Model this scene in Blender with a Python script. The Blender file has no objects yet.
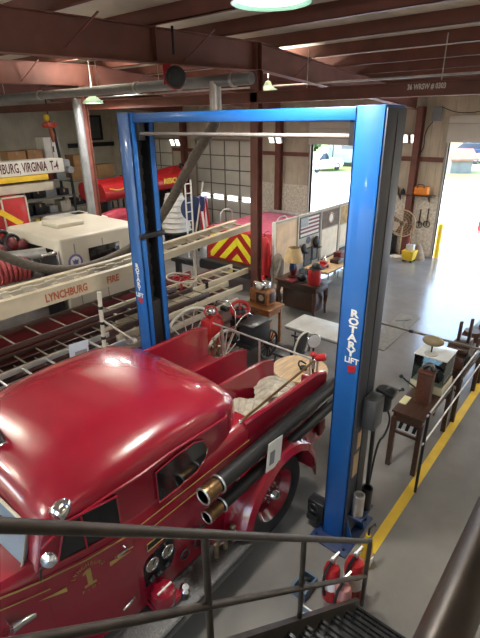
import bpy, bmesh, math, random
from mathutils import Vector as V, Matrix as M4
random.seed(7)
PI = math.pi
SC = bpy.context.scene
COL = SC.collection
# ------------------------------------------------------------------ camera frame
FPX = 461.0
EYE = V((0, 0, 4.3))
def _cam():
    nad = V((14.0, 1067.0, FPX)).normalized()          # straight down, in camera axes (x right, y down, z ahead)
    ah = V((0, 0, 1)); ah = (ah - nad * ah.dot(nad)).normalized()
    rt = nad.cross(ah)
    a = math.radians(40.0)
    X = ah * math.cos(a) + rt * math.sin(a)
    Y = ah * math.cos(a - PI / 2) + rt * math.sin(a - PI / 2)
    return X, Y, -nad
CX, CY, CZ = _cam()
def ray(x, y):
    q = V((x - 240, y - 319, FPX))
    return V((CX.dot(q), CY.dot(q), CZ.dot(q)))
def at(x, y, X=None, Y=None, z=None):
    """world point seen at a place of the photograph, on the plane X=, Y= or z="""
    r = ray(x, y)
    t = X / r.x if X is not None else Y / r.y if Y is not None else (z - EYE.z) / r.z
    return EYE + r * t
# ------------------------------------------------------------------ materials
MATS = {}
def mat(name, col, rough=0.5, metal=0.0, var=0.12, scale=6.0, coat=0.0, bump=0.0, trans=0.0, emit=None, es=0.0, spec=0.5, alpha=1.0):
    if name in MATS: return MATS[name]
    m = bpy.data.materials.new(name); m.use_nodes = True
    nt = m.node_tree; n = nt.nodes; b = n['Principled BSDF']; L = nt.links.new
    tc = n.new('ShaderNodeTexCoord'); nz = n.new('ShaderNodeTexNoise')
    nz.inputs['Scale'].default_value = scale; nz.inputs['Detail'].default_value = 5
    L(tc.outputs['Object'], nz.inputs['Vector'])
    rp = n.new('ShaderNodeValToRGB')
    rp.color_ramp.elements[0].position = 0.3; rp.color_ramp.elements[1].position = 0.7
    rp.color_ramp.elements[0].color = tuple(c * (1 - var) for c in col) + (1,)
    rp.color_ramp.elements[1].color = tuple(min(1, c * (1 + var)) for c in col) + (1,)
    L(nz.outputs['Fac'], rp.inputs['Fac']); L(rp.outputs['Color'], b.inputs['Base Color'])
    b.inputs['Roughness'].default_value = rough; b.inputs['Metallic'].default_value = metal
    b.inputs['Coat Weight'].default_value = coat; b.inputs['Coat Roughness'].default_value = 0.08
    b.inputs['Transmission Weight'].default_value = trans
    b.inputs['Specular IOR Level'].default_value = spec
    b.inputs['Alpha'].default_value = alpha
    if bump:
        bp = n.new('ShaderNodeBump'); bp.inputs['Strength'].default_value = bump; bp.inputs['Distance'].default_value = 0.01
        L(nz.outputs['Fac'], bp.inputs['Height']); L(bp.outputs['Normal'], b.inputs['Normal'])
    if emit:
        b.inputs['Emission Color'].default_value = tuple(emit) + (1,); b.inputs['Emission Strength'].default_value = es
    MATS[name] = m
    return m
def ribbed(name, col, axis, pitch, rough=0.55, depth=0.6, var=0.18):
    """sheet metal with regular ribs: axis 0/1/2 is the direction the ribs repeat in"""
    m = mat(name, col, rough, 0.0, var, 1.3)
    nt = m.node_tree; n = nt.nodes; b = n['Principled BSDF']; L = nt.links.new
    tc = n.new('ShaderNodeTexCoord'); w = n.new('ShaderNodeTexWave')
    w.bands_direction = 'XYZ'[axis]; w.wave_profile = 'SIN'; w.inputs['Scale'].default_value = 0.314 / pitch
    w.inputs['Distortion'].default_value = 0.0
    L(tc.outputs['Object'], w.inputs['Vector'])
    r = n.new('ShaderNodeValToRGB'); r.color_ramp.elements[0].position = 0.78; r.color_ramp.elements[1].position = 0.92
    L(w.outputs['Fac'], r.inputs['Fac'])
    bp = n.new('ShaderNodeBump'); bp.inputs['Strength'].default_value = depth; bp.inputs['Distance'].default_value = 0.03
    L(r.outputs['Color'], bp.inputs['Height']); L(bp.outputs['Normal'], b.inputs['Normal'])
    return m
def wood(name, col, rough=0.4, scale=3.0):
    m = mat(name, col, rough, 0, 0.3, scale)
    nt = m.node_tree; n = nt.nodes; L = nt.links.new
    nz = [k for k in n if k.type == 'TEX_NOISE'][0]; tc = [k for k in n if k.type == 'TEX_COORD'][0]
    mp = n.new('ShaderNodeMapping'); mp.inputs['Scale'].default_value = (1.2, 9, 9)
    L(tc.outputs['Object'], mp.inputs['Vector']); L(mp.outputs['Vector'], nz.inputs['Vector'])
    return m
def concrete(name, c0, c1, r0, r1):
    m = bpy.data.materials.new(name); m.use_nodes = True
    nt = m.node_tree; n = nt.nodes; b = n['Principled BSDF']; L = nt.links.new
    tc = n.new('ShaderNodeTexCoord')
    a = n.new('ShaderNodeTexNoise'); a.inputs['Scale'].default_value = 0.55; a.inputs['Detail'].default_value = 6; a.inputs['Roughness'].default_value = 0.62
    f = n.new('ShaderNodeTexNoise'); f.inputs['Scale'].default_value = 2.6; f.inputs['Detail'].default_value = 5; f.inputs['Distortion'].default_value = .6
    L(tc.outputs['Object'], a.inputs['Vector']); L(tc.outputs['Object'], f.inputs['Vector'])
    mx = n.new('ShaderNodeMath'); mx.operation = 'ADD'; L(a.outputs['Fac'], mx.inputs[0]); L(f.outputs['Fac'], mx.inputs[1])
    mh = n.new('ShaderNodeMath'); mh.operation = 'MULTIPLY'; mh.inputs[1].default_value = 0.5; L(mx.outputs[0], mh.inputs[0])
    rp = n.new('ShaderNodeValToRGB'); rp.color_ramp.elements[0].position = 0.28; rp.color_ramp.elements[1].position = 0.72
    rp.color_ramp.elements[0].color = c0 + (1,); rp.color_ramp.elements[1].color = c1 + (1,)
    L(mh.outputs[0], rp.inputs['Fac']); L(rp.outputs['Color'], b.inputs['Base Color'])
    rr = n.new('ShaderNodeMapRange'); rr.inputs['From Min'].default_value = 0.35; rr.inputs['From Max'].default_value = 0.65
    rr.inputs['To Min'].default_value = r0; rr.inputs['To Max'].default_value = r1
    L(f.outputs['Fac'], rr.inputs['Value']); L(rr.outputs[0], b.inputs['Roughness']); b.inputs['Specular IOR Level'].default_value = .8
    bp = n.new('ShaderNodeBump'); bp.inputs['Strength'].default_value = 0.03; bp.inputs['Distance'].default_value = 0.01
    L(f.outputs['Fac'], bp.inputs['Height']); L(bp.outputs['Normal'], b.inputs['Normal'])
    return m
# ------------------------------------------------------------------ mesh builder
class MB:
    def __init__(s): s.bm = bmesh.new()
    def _merge(s, o, mtx=None):
        if mtx is not None: bmesh.ops.transform(o, matrix=mtx, verts=o.verts)
        vm = [s.bm.verts.new(v.co) for v in o.verts]
        o.verts.index_update()
        for f in o.faces:
            try: s.bm.faces.new([vm[v.index] for v in f.verts])
            except ValueError: pass
        o.free(); return s
    def box(s, c, d, bev=0.0, rot=None, seg=2):
        o = bmesh.new(); bmesh.ops.create_cube(o, size=1.0)
        bmesh.ops.scale(o, vec=V(d), verts=o.verts)
        if bev > 0: bmesh.ops.bevel(o, geom=list(o.edges), offset=min(bev, min(d) * .49), segments=seg, affect='EDGES', profile=.5)
        m = M4.Translation(V(c))
        if rot is not None: m = m @ rot
        return s._merge(o, m)
    def bx(s, x0, x1, y0, y1, z0, z1, bev=0.0): return s.box(((x0+x1)/2, (y0+y1)/2, (z0+z1)/2), (abs(x1-x0), abs(y1-y0), abs(z1-z0)), bev)
    def bar(s, p, q, w, h, up=(0, 0, 1), bev=0.0):
        p = V(p); q = V(q); d = q - p; x = d.normalized(); u = V(up)
        y = u.cross(x)
        if y.length < 1e-4: y = V((0, 1, 0)).cross(x) if abs(x.y) < .9 else V((1, 0, 0)).cross(x)
        y.normalize(); z = x.cross(y)
        r = M4((x, y, z)).transposed().to_4x4()
        return s.box((p + q) / 2, (d.length, w, h), bev, r)
    def rings(s, rs, closed=True, cap=True):
        vv = [[s.bm.verts.new(V(p)) for p in r] for r in rs]
        for a, b in zip(vv, vv[1:]):
            n = len(a)
            for i in range(n if closed else n - 1):
                j = (i + 1) % n
                try: s.bm.faces.new((a[i], a[j], b[j], b[i]))
                except ValueError: pass
        if cap and closed:
            for r in (vv[0][::-1], vv[-1]):
                try: s.bm.faces.new(r)
                except ValueError: pass
        return s
    def cyl(s, p, q, r0, r1=None, n=16, cap=True):
        p = V(p); q = V(q); r1 = r0 if r1 is None else r1
        t = (q - p).normalized(); u = t.orthogonal().normalized(); w = t.cross(u)
        R = lambda c, r: [c + (u * math.cos(2*PI*i/n) + w * math.sin(2*PI*i/n)) * max(r, 1e-4) for i in range(n)]
        return s.rings([R(p, r0), R(q, r1)], True, cap)
    def tube(s, pts, r, n=10, rs=None, smooth=0):
        pts = [V(p) for p in pts]
        for _ in range(smooth):
            o = [pts[0]]
            for a, b in zip(pts, pts[1:]): o += [a * .75 + b * .25, a * .25 + b * .75]
            pts = o + [pts[-1]]
        T = []
        for i in range(len(pts)):
            a = pts[max(i-1, 0)]; b = pts[min(i+1, len(pts)-1)]; T.append((b - a).normalized())
        u = T[0].orthogonal().normalized(); R = []
        for i, p in enumerate(pts):
            u = (u - T[i] * u.dot(T[i])).normalized(); w = T[i].cross(u); rr = rs[i] if rs else r
            R.append([p + (u * math.cos(2*PI*k/n) + w * math.sin(2*PI*k/n)) * rr for k in range(n)])
        return s.rings(R)
    def lathe(s, prof, c=(0, 0, 0), axis=(0, 0, 1), n=24):
        c = V(c); t = V(axis).normalized(); u = t.orthogonal().normalized(); w = t.cross(u)
        return s.rings([[c + t * h + (u * math.cos(2*PI*k/n) + w * math.sin(2*PI*k/n)) * max(r, 1e-4) for k in range(n)] for r, h in prof])
    def torus(s, c, R, r, axis=(0, 0, 1), N=32, n=10, a0=0, a1=2*PI):
        c = V(c); t = V(axis).normalized(); u = t.orthogonal().normalized(); w = t.cross(u); full = abs(a1 - a0) > 6.28
        rs = []
        for i in range(N + 1):
            a = a0 + (a1 - a0) * i / N; d = u * math.cos(a) + w * math.sin(a)
            rs.append([c + d * (R + r * math.cos(2*PI*k/n)) + t * r * math.sin(2*PI*k/n) for k in range(n)])
        return s.rings(rs, True, not full)
    def ball(s, c, r, sc=(1, 1, 1), n=16):
        o = bmesh.new(); bmesh.ops.create_uvsphere(o, u_segments=n, v_segments=max(8, n // 2), radius=r)
        return s._merge(o, M4.Translation(V(c)) @ M4.Diagonal(V(sc).to_4d()))
    def prism(s, poly, off):
        """poly: 3D points of one face; off: vector to the other face"""
        off = V(off); a = [V(p) for p in poly]
        return s.rings([a, [p + off for p in a]])
    def text(s, body, o, xdir, ydir, size, ext=0.003, align='CENTER', bold=0.0, sx=1.0):
        c = bpy.data.curves.new('lettering', 'FONT'); c.body = body; c.size = size; c.extrude = ext; c.align_x = align; c.align_y = 'CENTER'
        c.offset = bold; c.resolution_u = 2
        t = bpy.data.objects.new('lettering', c); COL.objects.link(t)
        dg = bpy.context.evaluated_depsgraph_get(); me = bpy.data.meshes.new_from_object(t.evaluated_get(dg))
        x = V(xdir).normalized(); y = V(ydir).normalized(); z = x.cross(y)
        m = M4((x, y, z)).transposed().to_4x4(); m = M4.Translation(V(o)) @ m @ M4.Diagonal((sx, 1, 1, 1))
        b = bmesh.new(); b.from_mesh(me); s._merge(b, m)
        bpy.data.objects.remove(t); bpy.data.curves.remove(c); bpy.data.meshes.remove(me)
        return s
    def build(s, name, m, parent=None, smooth=True, base=True, local=False, ang=35):
        bm = s.bm
        bmesh.ops.recalc_face_normals(bm, faces=bm.faces)
        org = V((0, 0, 0))
        if parent is not None:
            p = parent
            while p is not None and not local: org = org + V(p.location); p = p.parent
        elif base and bm.verts:
            xs = [v.co.x for v in bm.verts]; ys = [v.co.y for v in bm.verts]; zs = [v.co.z for v in bm.verts]
            org = V(((min(xs)+max(xs))/2, (min(ys)+max(ys))/2, min(zs)))
        if org.length: bmesh.ops.translate(bm, vec=-org, verts=bm.verts)
        me = bpy.data.meshes.new(name); bm.to_mesh(me); bm.free()
        me.materials.append(m)
        if smooth:
            me.polygons.foreach_set('use_smooth', [True] * len(me.polygons)); me.set_sharp_from_angle(angle=math.radians(ang))
        o = bpy.data.objects.new(name, me); COL.objects.link(o)
        if parent is not None: o.parent = parent
        else: o.location = org
        return o
def _each(s, name, m, parent=None, **k):
    """every separate piece becomes an object of its own"""
    bm = s.bm; bm.verts.ensure_lookup_table(); seen = set(); out = []
    for v in bm.verts:
        if v in seen: continue
        st = [v]; isl = []
        seen.add(v)
        while st:
            q = st.pop(); isl.append(q)
            for e in q.link_edges:
                w = e.other_vert(q)
                if w not in seen: seen.add(w); st.append(w)
        b = MB(); mp = {q: b.bm.verts.new(q.co) for q in isl}; fs = {f for q in isl for f in q.link_faces}
        for f in fs: b.bm.faces.new([mp[q] for q in f.verts])
        out.append(b)
    bm.free()
    return [b.build(name, m, parent, **k) for b in out]
MB.each = _each
def tag(o, label, cat, group=None, kind=None):
    o['label'] = label; o['category'] = cat
    if group: o['group'] = group
    if kind: o['kind'] = kind
    return o
def thing(name, label, cat, loc, rotz=0, group=None):
    o = bpy.data.objects.new(name, None); COL.objects.link(o); o.empty_display_size = .1
    o.location = V(loc); o.rotation_euler = (0, 0, rotz)
    return tag(o, label, cat, group)
def struct(o, label=None):
    o['kind'] = 'structure'
    if label: o['label'] = label
    return o
def dup(o, parent=None):
    c = o.copy(); COL.objects.link(c); c.parent = parent
    for ch in list(o.children): dup(ch, c)
    return c
# ------------------------------------------------------------------ palette
RED = mat('engine_red', (0.245, 0.006, 0.020), 0.25, 0, .06, 3, coat=.8)
RED2 = mat('painted_red', (0.42, 0.012, 0.015), 0.4, 0, .15, 5, coat=.2)
MAROON = mat('dark_red_paint', (0.13, 0.010, 0.012), 0.45, 0, .2, 5)
BLUE = mat('lift_blue', (0.008, 0.105, 0.38), 0.38, 0, .06, 3, coat=.25)
NAVY = mat('navy_paint', (0.012, 0.03, 0.10), 0.45, 0, .15, 4)
SLATE = mat('slate_grey', (0.050, 0.054, 0.070), 0.5, 0, .12, 4)
BLACK = mat('black_rubber', (0.007, 0.007, 0.008), 0.5, 0, .2, 8)
SATIN = mat('black_metal', (0.018, 0.018, 0.02), 0.38, .3, .2, 6)
RAILM = mat('worn_dark_rail', (0.060, 0.048, 0.040), 0.4, .35, .35, 9, bump=.15)
STEELB = mat('oxide_primer_steel', (0.17, 0.060, 0.040), 0.6, 0, .22, 2.2)
STEELC = mat('oxide_primer_column', (0.17, 0.058, 0.042), 0.55, 0, .25, 4)
CREAM = mat('cream_paint', (0.58, 0.50, 0.365), 0.45, 0, .10, 4)
WHITE = mat('white_paint', (0.72, 0.70, 0.64), 0.4, 0, .06, 4)
OFFW = mat('off_white', (0.52, 0.47, 0.38), 0.55, 0, .1, 3)
SILVER = mat('bare_aluminium', (0.55, 0.54, 0.52), 0.38, .8, .15, 7)
GALV = mat('galvanised', (0.24, 0.245, 0.25), 0.42, .5, .14, 5)
CHROME = mat('chrome', (0.75, 0.76, 0.78), 0.10, 1.0, .04, 5)
BRASS = mat('brass', (0.21, 0.125, 0.058), 0.35, .85, .2, 8)
GOLD = mat('gold_leaf', (0.42, 0.27, 0.08), 0.45, .2, .15, 12)
YEL = mat('yellow_paint', (0.72, 0.47, 0.02), 0.5, 0, .1, 5)
ORG = mat('orange_plastic', (0.85, 0.25, 0.02), 0.45, 0, .1, 5)
DWOOD = wood('dark_wood', (0.055, 0.024, 0.014), .35)
MWOOD = wood('oak_wood', (0.33, 0.14, 0.05), .4)
LWOOD = wood('light_wood', (0.62, 0.42, 0.22), .45)
CARD = mat('cardboard', (0.36, 0.20, 0.09), 0.8, 0, .15, 4)
PAPER = mat('paper', (0.80, 0.79, 0.76), 0.8, 0, .04, 9)
CANVAS = mat('canvas', (0.42, 0.38, 0.31), 0.9, 0, .25, 12, bump=.5)
HOSEM = mat('flexible_duct', (0.105, 0.085, 0.065), 0.7, 0, .3, 20, bump=.4)
TAN = mat('tan_shade', (0.55, 0.40, 0.20), 0.7, 0, .12, 6)
GREYP = mat('grey_plastic', (0.22, 0.23, 0.24), 0.5, 0, .12, 6)
def glass(name, col, rough=.03, dark=True):
    m = mat(name, col, rough, 0, .03, 3, coat=.25 if dark else 0, spec=.5)
    return m
DGLASS = glass('dark_window', (0.008, 0.009, 0.011), .12)
WGLASS = glass('windshield', (0.22, 0.28, 0.35), .06)  # grey-blue sky reflection put into the base colour
def clear(name):
    m = bpy.data.materials.new(name); m.use_nodes = True; nt = m.node_tree; n = nt.nodes; L = nt.links.new
    out = n['Material Output']; n.remove(n['Principled BSDF'])
    t = n.new('ShaderNodeBsdfTransparent'); t.inputs['Color'].default_value = (.86, .95, .96, 1)
    g = n.new('ShaderNodeBsdfGlossy'); g.inputs['Roughness'].default_value = .05
    fr = n.new('ShaderNodeFresnel'); fr.inputs['IOR'].default_value = 1.5
    nz = n.new('ShaderNodeTexNoise'); nz.inputs['Scale'].default_value = 4
    mt = n.new('ShaderNodeMath'); mt.operation = 'MULTIPLY_ADD'; mt.inputs[1].default_value = .06; L(nz.outputs['Fac'], mt.inputs[0]); L(fr.outputs[0], mt.inputs[2])
    mx = n.new('ShaderNodeMixShader'); L(mt.outputs[0], mx.inputs[0]); L(t.outputs[0], mx.inputs[1]); L(g.outputs[0], mx.inputs[2]); L(mx.outputs[0], out.inputs['Surface'])
    return m
CGLASS = clear('clear_glass')
# ================================================================== SETTING
X1 = 15.5; XW = -8.0; YN = 21.5; YS = -6.0
FLOOR = concrete('floor_concrete', (0.165, 0.155, 0.140), (0.245, 0.234, 0.215), 0.18, 0.23)
LINER = ribbed('liner_panel', (0.54, 0.455, 0.345), 1, 0.30)
LINERX = ribbed('liner_panel_side', (0.52, 0.47, 0.37), 0, 0.30)
ROOFM = ribbed('insulated_roof', (0.72, 0.66, 0.54), 1, 1.2, .8, .3)
struct(MB().bx(XW, X1 + .1, YS, YN, -.2, 0).build('floor', FLOOR))
struct(MB().bx(3.62, 15.2, 1.19, 1.30, 0, .003).build('trim_1', YEL), 'yellow line painted along the concrete floor')
def zr(x):   # underside of the purlins
    return 5.55 - .02 * (7.4 - x) if x < 7.4 else 5.55 - .078 * (x - 7.4)
# end wall with four door openings
DOORS = [(-.2, 4.67, 3.62), (6.3, 9.5, 3.47), (12.1, 15.4, 3.5), (17.0, 20.4, 3.5)]
m = MB(); y = YS
for a, b, h in DOORS:
    m.bx(X1, X1 + .16, y, a, 0, 5.3); m.bx(X1, X1 + .16, a, b, h, 5.3); y = b
m.bx(X1, X1 + .16, y, YN, 0, 5.3)
struct(m.build('wall_east', LINER))
m = MB(); y = YS
for a, b in [(-4.5, .5), (3, 8), (11, 16)]:
    m.bx(XW - .16, XW, y, a, 0, 5.6); m.bx(XW - .16, XW, a, b, 4.3, 5.6); y = b
m.bx(XW - .16, XW, y, YN, 0, 5.6)
struct(m.build('wall_west', LINER))
struct(MB().bx(XW, X1, YN, YN + .16, 0, 5.7).build('wall_north', LINERX))
struct(MB().bx(XW, X1, YS - .16, YS, 0, 5.7).build('wall_south', LINERX))
# roof sheet
m = MB()
xs = [XW - .2, 7.4, X1 + .3]
m.rings([[(x, yy, zr(x) + .20 + dz) for yy, dz in ((YS, 0), (YN + .2, 0), (YN + .2, .08), (YS, .08))] for x in xs])
struct(m.build('ceiling', ROOFM))
# purlins along Y
x = -5.6; k = 0
while x < 15.2:
    z = zr(x); m = MB()
    m.bx(x - .008, x + .008, YS, YN, z, z + .2); m.bx(x - .008, x + .065, YS, YN, z, z + .012); m.bx(x + .05, x + .065, YS, YN, z, z + .03)
    struct(m.build('purlin', STEELB)); x += 1.5 if x < 7 else 1.12
# main frames along X
for yg in (5.75, 10.8, 16.0):
    m = MB()
    sec = [(-5.5, 4.85, 5.30), (7.32, 5.10, 5.545), (7.42, 5.12, 5.545), (15.35, 4.52, zr(15.35) - .005)]
    for (xa, za, zb), (xb, zc, zd) in zip(sec, sec[1:]):
        m.rings([[(xa, yg - .01, za), (xa, yg + .01, za), (xa, yg + .01, zb), (xa, yg - .01, zb)], [(xb, yg - .01, zc), (xb, yg + .01, zc), (xb, yg + .01, zd), (xb, yg - .01, zd)]])
        for p, q in ((za, zc), (zb - .012, zd - .012)):
            m.rings([[(xa, yg - .1, p), (xa, yg + .1, p), (xa, yg + .1, p + .012), (xa, yg - .1, p + .012)], [(xb, yg - .1, q), (xb, yg + .1, q), (xb, yg + .1, q + .012), (xb, yg - .1, q + .012)]])
    for xp in (5.0, 7.30, 7.44):
        m.bx(xp - .008, xp + .008, yg - .095, yg + .095, 5.09, 5.53)
    struct(m.build('girder', STEELB))
    for xp in (3.6, 5.6, 8.6):
        m = MB(); m.bar((xp, yg - .02, 5.12 if xp < 7 else 5.08), (xp + .25, yg - .42, zr(xp) + .01), .04, .012)
        struct(m.build('flange_brace', STEELB))
    m = MB(); xx, yy = X1 - .18, yg - .2 if yg < 6 else yg
    m.bx(xx - .13, xx - .118, yy - .1, yy + .1, 0, 4.6); m.bx(xx + .118, xx + .13, yy - .1, yy + .1, 0, 4.6); m.bx(xx - .12, xx + .12, yy - .008, yy + .008, 0, 4.6)
    struct(m.build('wall_column', STEELC))
for cx, cy in ((7.37, 5.72), (7.03, 10.8)):
    m = MB()
    m.bx(cx - .09, cx - .078, cy - .08, cy + .08, 0, 5.1); m.bx(cx + .078, cx + .09, cy - .08, cy + .08, 0, 5.1); m.bx(cx - .08, cx + .08, cy - .006, cy + .006, 0, 5.1)
    m.bx(cx - .14, cx + .14, cy - .14, cy + .14, 0, .015)
    struct(m.build('steel_column', STEELC))
# long beams along Y
m = MB(); m.bx(7.28, 7.30, -5.9, 21.4, 4.585, 4.76); m.bx(7.22, 7.36, -5.9, 21.4, 4.575, 4.590); m.bx(7.22, 7.36, -5.9, 21.4, 4.752, 4.765)
bm_ = struct(m.build('crossbeam', STEELB))
bl = at(459, 82, X=7.279)
MB().text('36 WRSW # 0303', (7.277, 2.62, 4.70), (0, -1, 0), (0, 0, 1), .10, .001, bold=.003, sx=.72).build('stencil_lettering', WHITE, bm_)
# wall girts, lower panels of the end wall
m = MB()
for a, b in ((4.75, 6.22), (9.58, 12.0), (15.5, 16.9)):
    m.bx(X1 - .06, X1, a, b, 3.02, 3.16)
struct(m.build('trim_2', STEELC))
PLY = wood('pale_plywood', (0.68, 0.60, 0.49), .6, 1.5)
m = MB()
for a, b in ((4.72, 6.25), (9.55, 12.05)): m.bx(X1 - .04, X1 - .005, a, b, .05, 1.98)
struct(m.build('trim_3', PLY))
m = MB()
for a, b, h in DOORS:
    m.bx(X1 - .03, X1 + .19, a - .07, a, 0, h + .07); m.bx(X1 - .03, X1 + .19, b, b + .07, 0, h + .07); m.bx(X1 - .03, X1 + .19, a, b, h, h + .07)
struct(m.build('trim_4', mat('door_jamb', (.30, .25, .20), .5)))
DOORP = mat('overhead_door_panel', (0.66, 0.62, 0.54), .5, 0, .05, 2)
for i, (a, b, h) in enumerate(DOORS):
    if i < 2:       # rolled up: one section hangs in view above the opening, the rest lies under the roof
        m = MB(); m.bx(X1 - .11, X1 - .06, a - .05, b + .05, h - .02, h + .50, .008); m.bx(X1 - .11, X1 - .06, a - .05, b + .05, h + .51, h + .72, .008)
        r = struct(m.build('door_%d' % (i + 1), DOORP))
    else:
        m = MB(); n = 6
        for k in range(n): m.bx(X1 + .02, X1 + .07, a, b, k * h / n + .004, (k + 1) * h / n - .004, .01)
        r = struct(m.build('door_%d' % (i + 1), DOORP))
        g = MB()
        for k in range(1, n): g.bx(X1 + .005, X1 + .02, a, b, k * h / n - .02, k * h / n + .02)
        for k in range(1, 4): g.bx(X1 - .0, X1 + .02, a + k * (b - a) / 4 - .025, a + k * (b - a) / 4 + .025, 0, h)
        g.build('door_strut', mat('door_strut', (.16, .14, .12), .5), r)
        for k in range(4):
            yy = a + .42 + k * (b - a - .84) / 3
            MB().bx(X1 + .0, X1 + .02, yy - .28, yy + .28, 1.08, 1.27, .03).build('door_window', mat('daylit_pane', (.9, .93, .95), .3, emit=(1, 1, 1), es=2.2), r)
# windows of the left wall
for i, xw in enumerate((13.7,)):
    m = MB(); m.bx(xw, xw + 1.1, YN - .05, YN, 3.55, 4.5)
    w = struct(m.build('window_%d' % (i + 1), mat('dull_glazing', (.10, .11, .11), .15)))
    f = MB()
    for q in (xw - .1, xw + 1.1): f.bx(q, q + .1, YN - .1, YN, 3.45, 4.6)
    f.bx(xw - .1, xw + 1.2, YN - .1, YN, 3.45, 3.55); f.bx(xw - .1, xw + 1.2, YN - .1, YN, 4.5, 4.6)
    f.build('window_frame', SATIN, w)
m = MB(); m.bx(12.9, X1, YN - .12, YN, 3.15, 3.35)
struct(m.build('trim_5', SATIN))
# mezzanine the photograph is taken from
m = MB(); m.bx(-2.5, 1.6, -2.2, -.06, 2.52, 2.62); m.bx(-2.5, 1.6, -.10, -.06, 2.40, 2.66)
m.bx(-2.5, .02, -.06, 1.1, 2.52, 2.62)
for px_, py_ in ((-2.3, -2.0), (1.45, -2.0), (1.45, -.2), (-2.3, .9)): m.bx(px_ - .05, px_ + .05, py_ - .05, py_ + .05, 0, 2.52)
struct(m.build('mezzanine', RAILM))
g = thing('guard_rail', 'dark steel pipe guard rail running along the mezzanine edge, close at hand', 'railing', (.3, .04, 2.62))
MB().tube([(-2.0, .04, 3.79), (1.9, .04, 3.79), (2.0, .04, 3.7), (2.0, .04, 2.66)], .0255, 16).build('top_rail', RAILM, g)
MB().tube([(-2.0, -.06, 3.2), (2.0, -.06, 3.2)], .02, 12).build('mid_rail', RAILM, g)
for xp in (-1.9, -.6, 1.55): MB().tube([(xp, -.06, 2.62), (xp, -.06, 3.5), (xp, .04, 3.78)], .02, 12).build('post', RAILM, g)

# ================================================================== STAIR
s = thing('steel_stair', 'dark steel stair with open grating treads and two-rail pipe railing', 'stair', (1.5, .5, 0))
sl = (3.36 - .88) / (2.99 - .27)
zr_ = lambda x: .88 + sl * (2.99 - x)
YR = 1.04
def mid(x): return .42 + sl * (2.99 - x)
MB().tube([(-.3, YR, zr_(-.3)), (2.93, YR, zr_(2.95)), (2.985, YR, .89), (2.995, YR, .83), (2.995, YR, .02)], .021, 14, smooth=0).build('top_rail', RAILM, s)
MB().tube([(-.3, YR, mid(-.3)), (2.995, YR, .42)], .019, 12).build('mid_rail', RAILM, s)
for q in ((205, 540), (304, 542)):
    xp = at(*q, Y=YR).x
    MB().tube([(xp, YR, zr_(xp)), (xp, YR, mid(xp) - .45)], .018, 12).build('post', RAILM, s)
zs = lambda x: .06 + sl * (2.93 - x)
for yy in (YR, -.02):
    MB().rings([[(x, yy - .02, zs(x) - .12), (x, yy + .02, zs(x) - .12), (x, yy + .02, zs(x) + .13), (x, yy - .02, zs(x) + .13)] for x in (2.88, .1)]).build('stringer', RAILM, s)
k = 0; zt = .20; xt = 2.84
while zt < 2.5:
    m = MB()
    for j in range(6): m.bx(xt - .022 - j * .043, xt - j * .043, .0, YR - .02, zt - .03, zt)
    for j in range(7): m.bx(xt - .26, xt, .08 + j * .145, .088 + j * .145, zt - .035, zt - .006)
    m.build('tread', SATIN, s); zt += .215; xt -= .215 / sl

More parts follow.
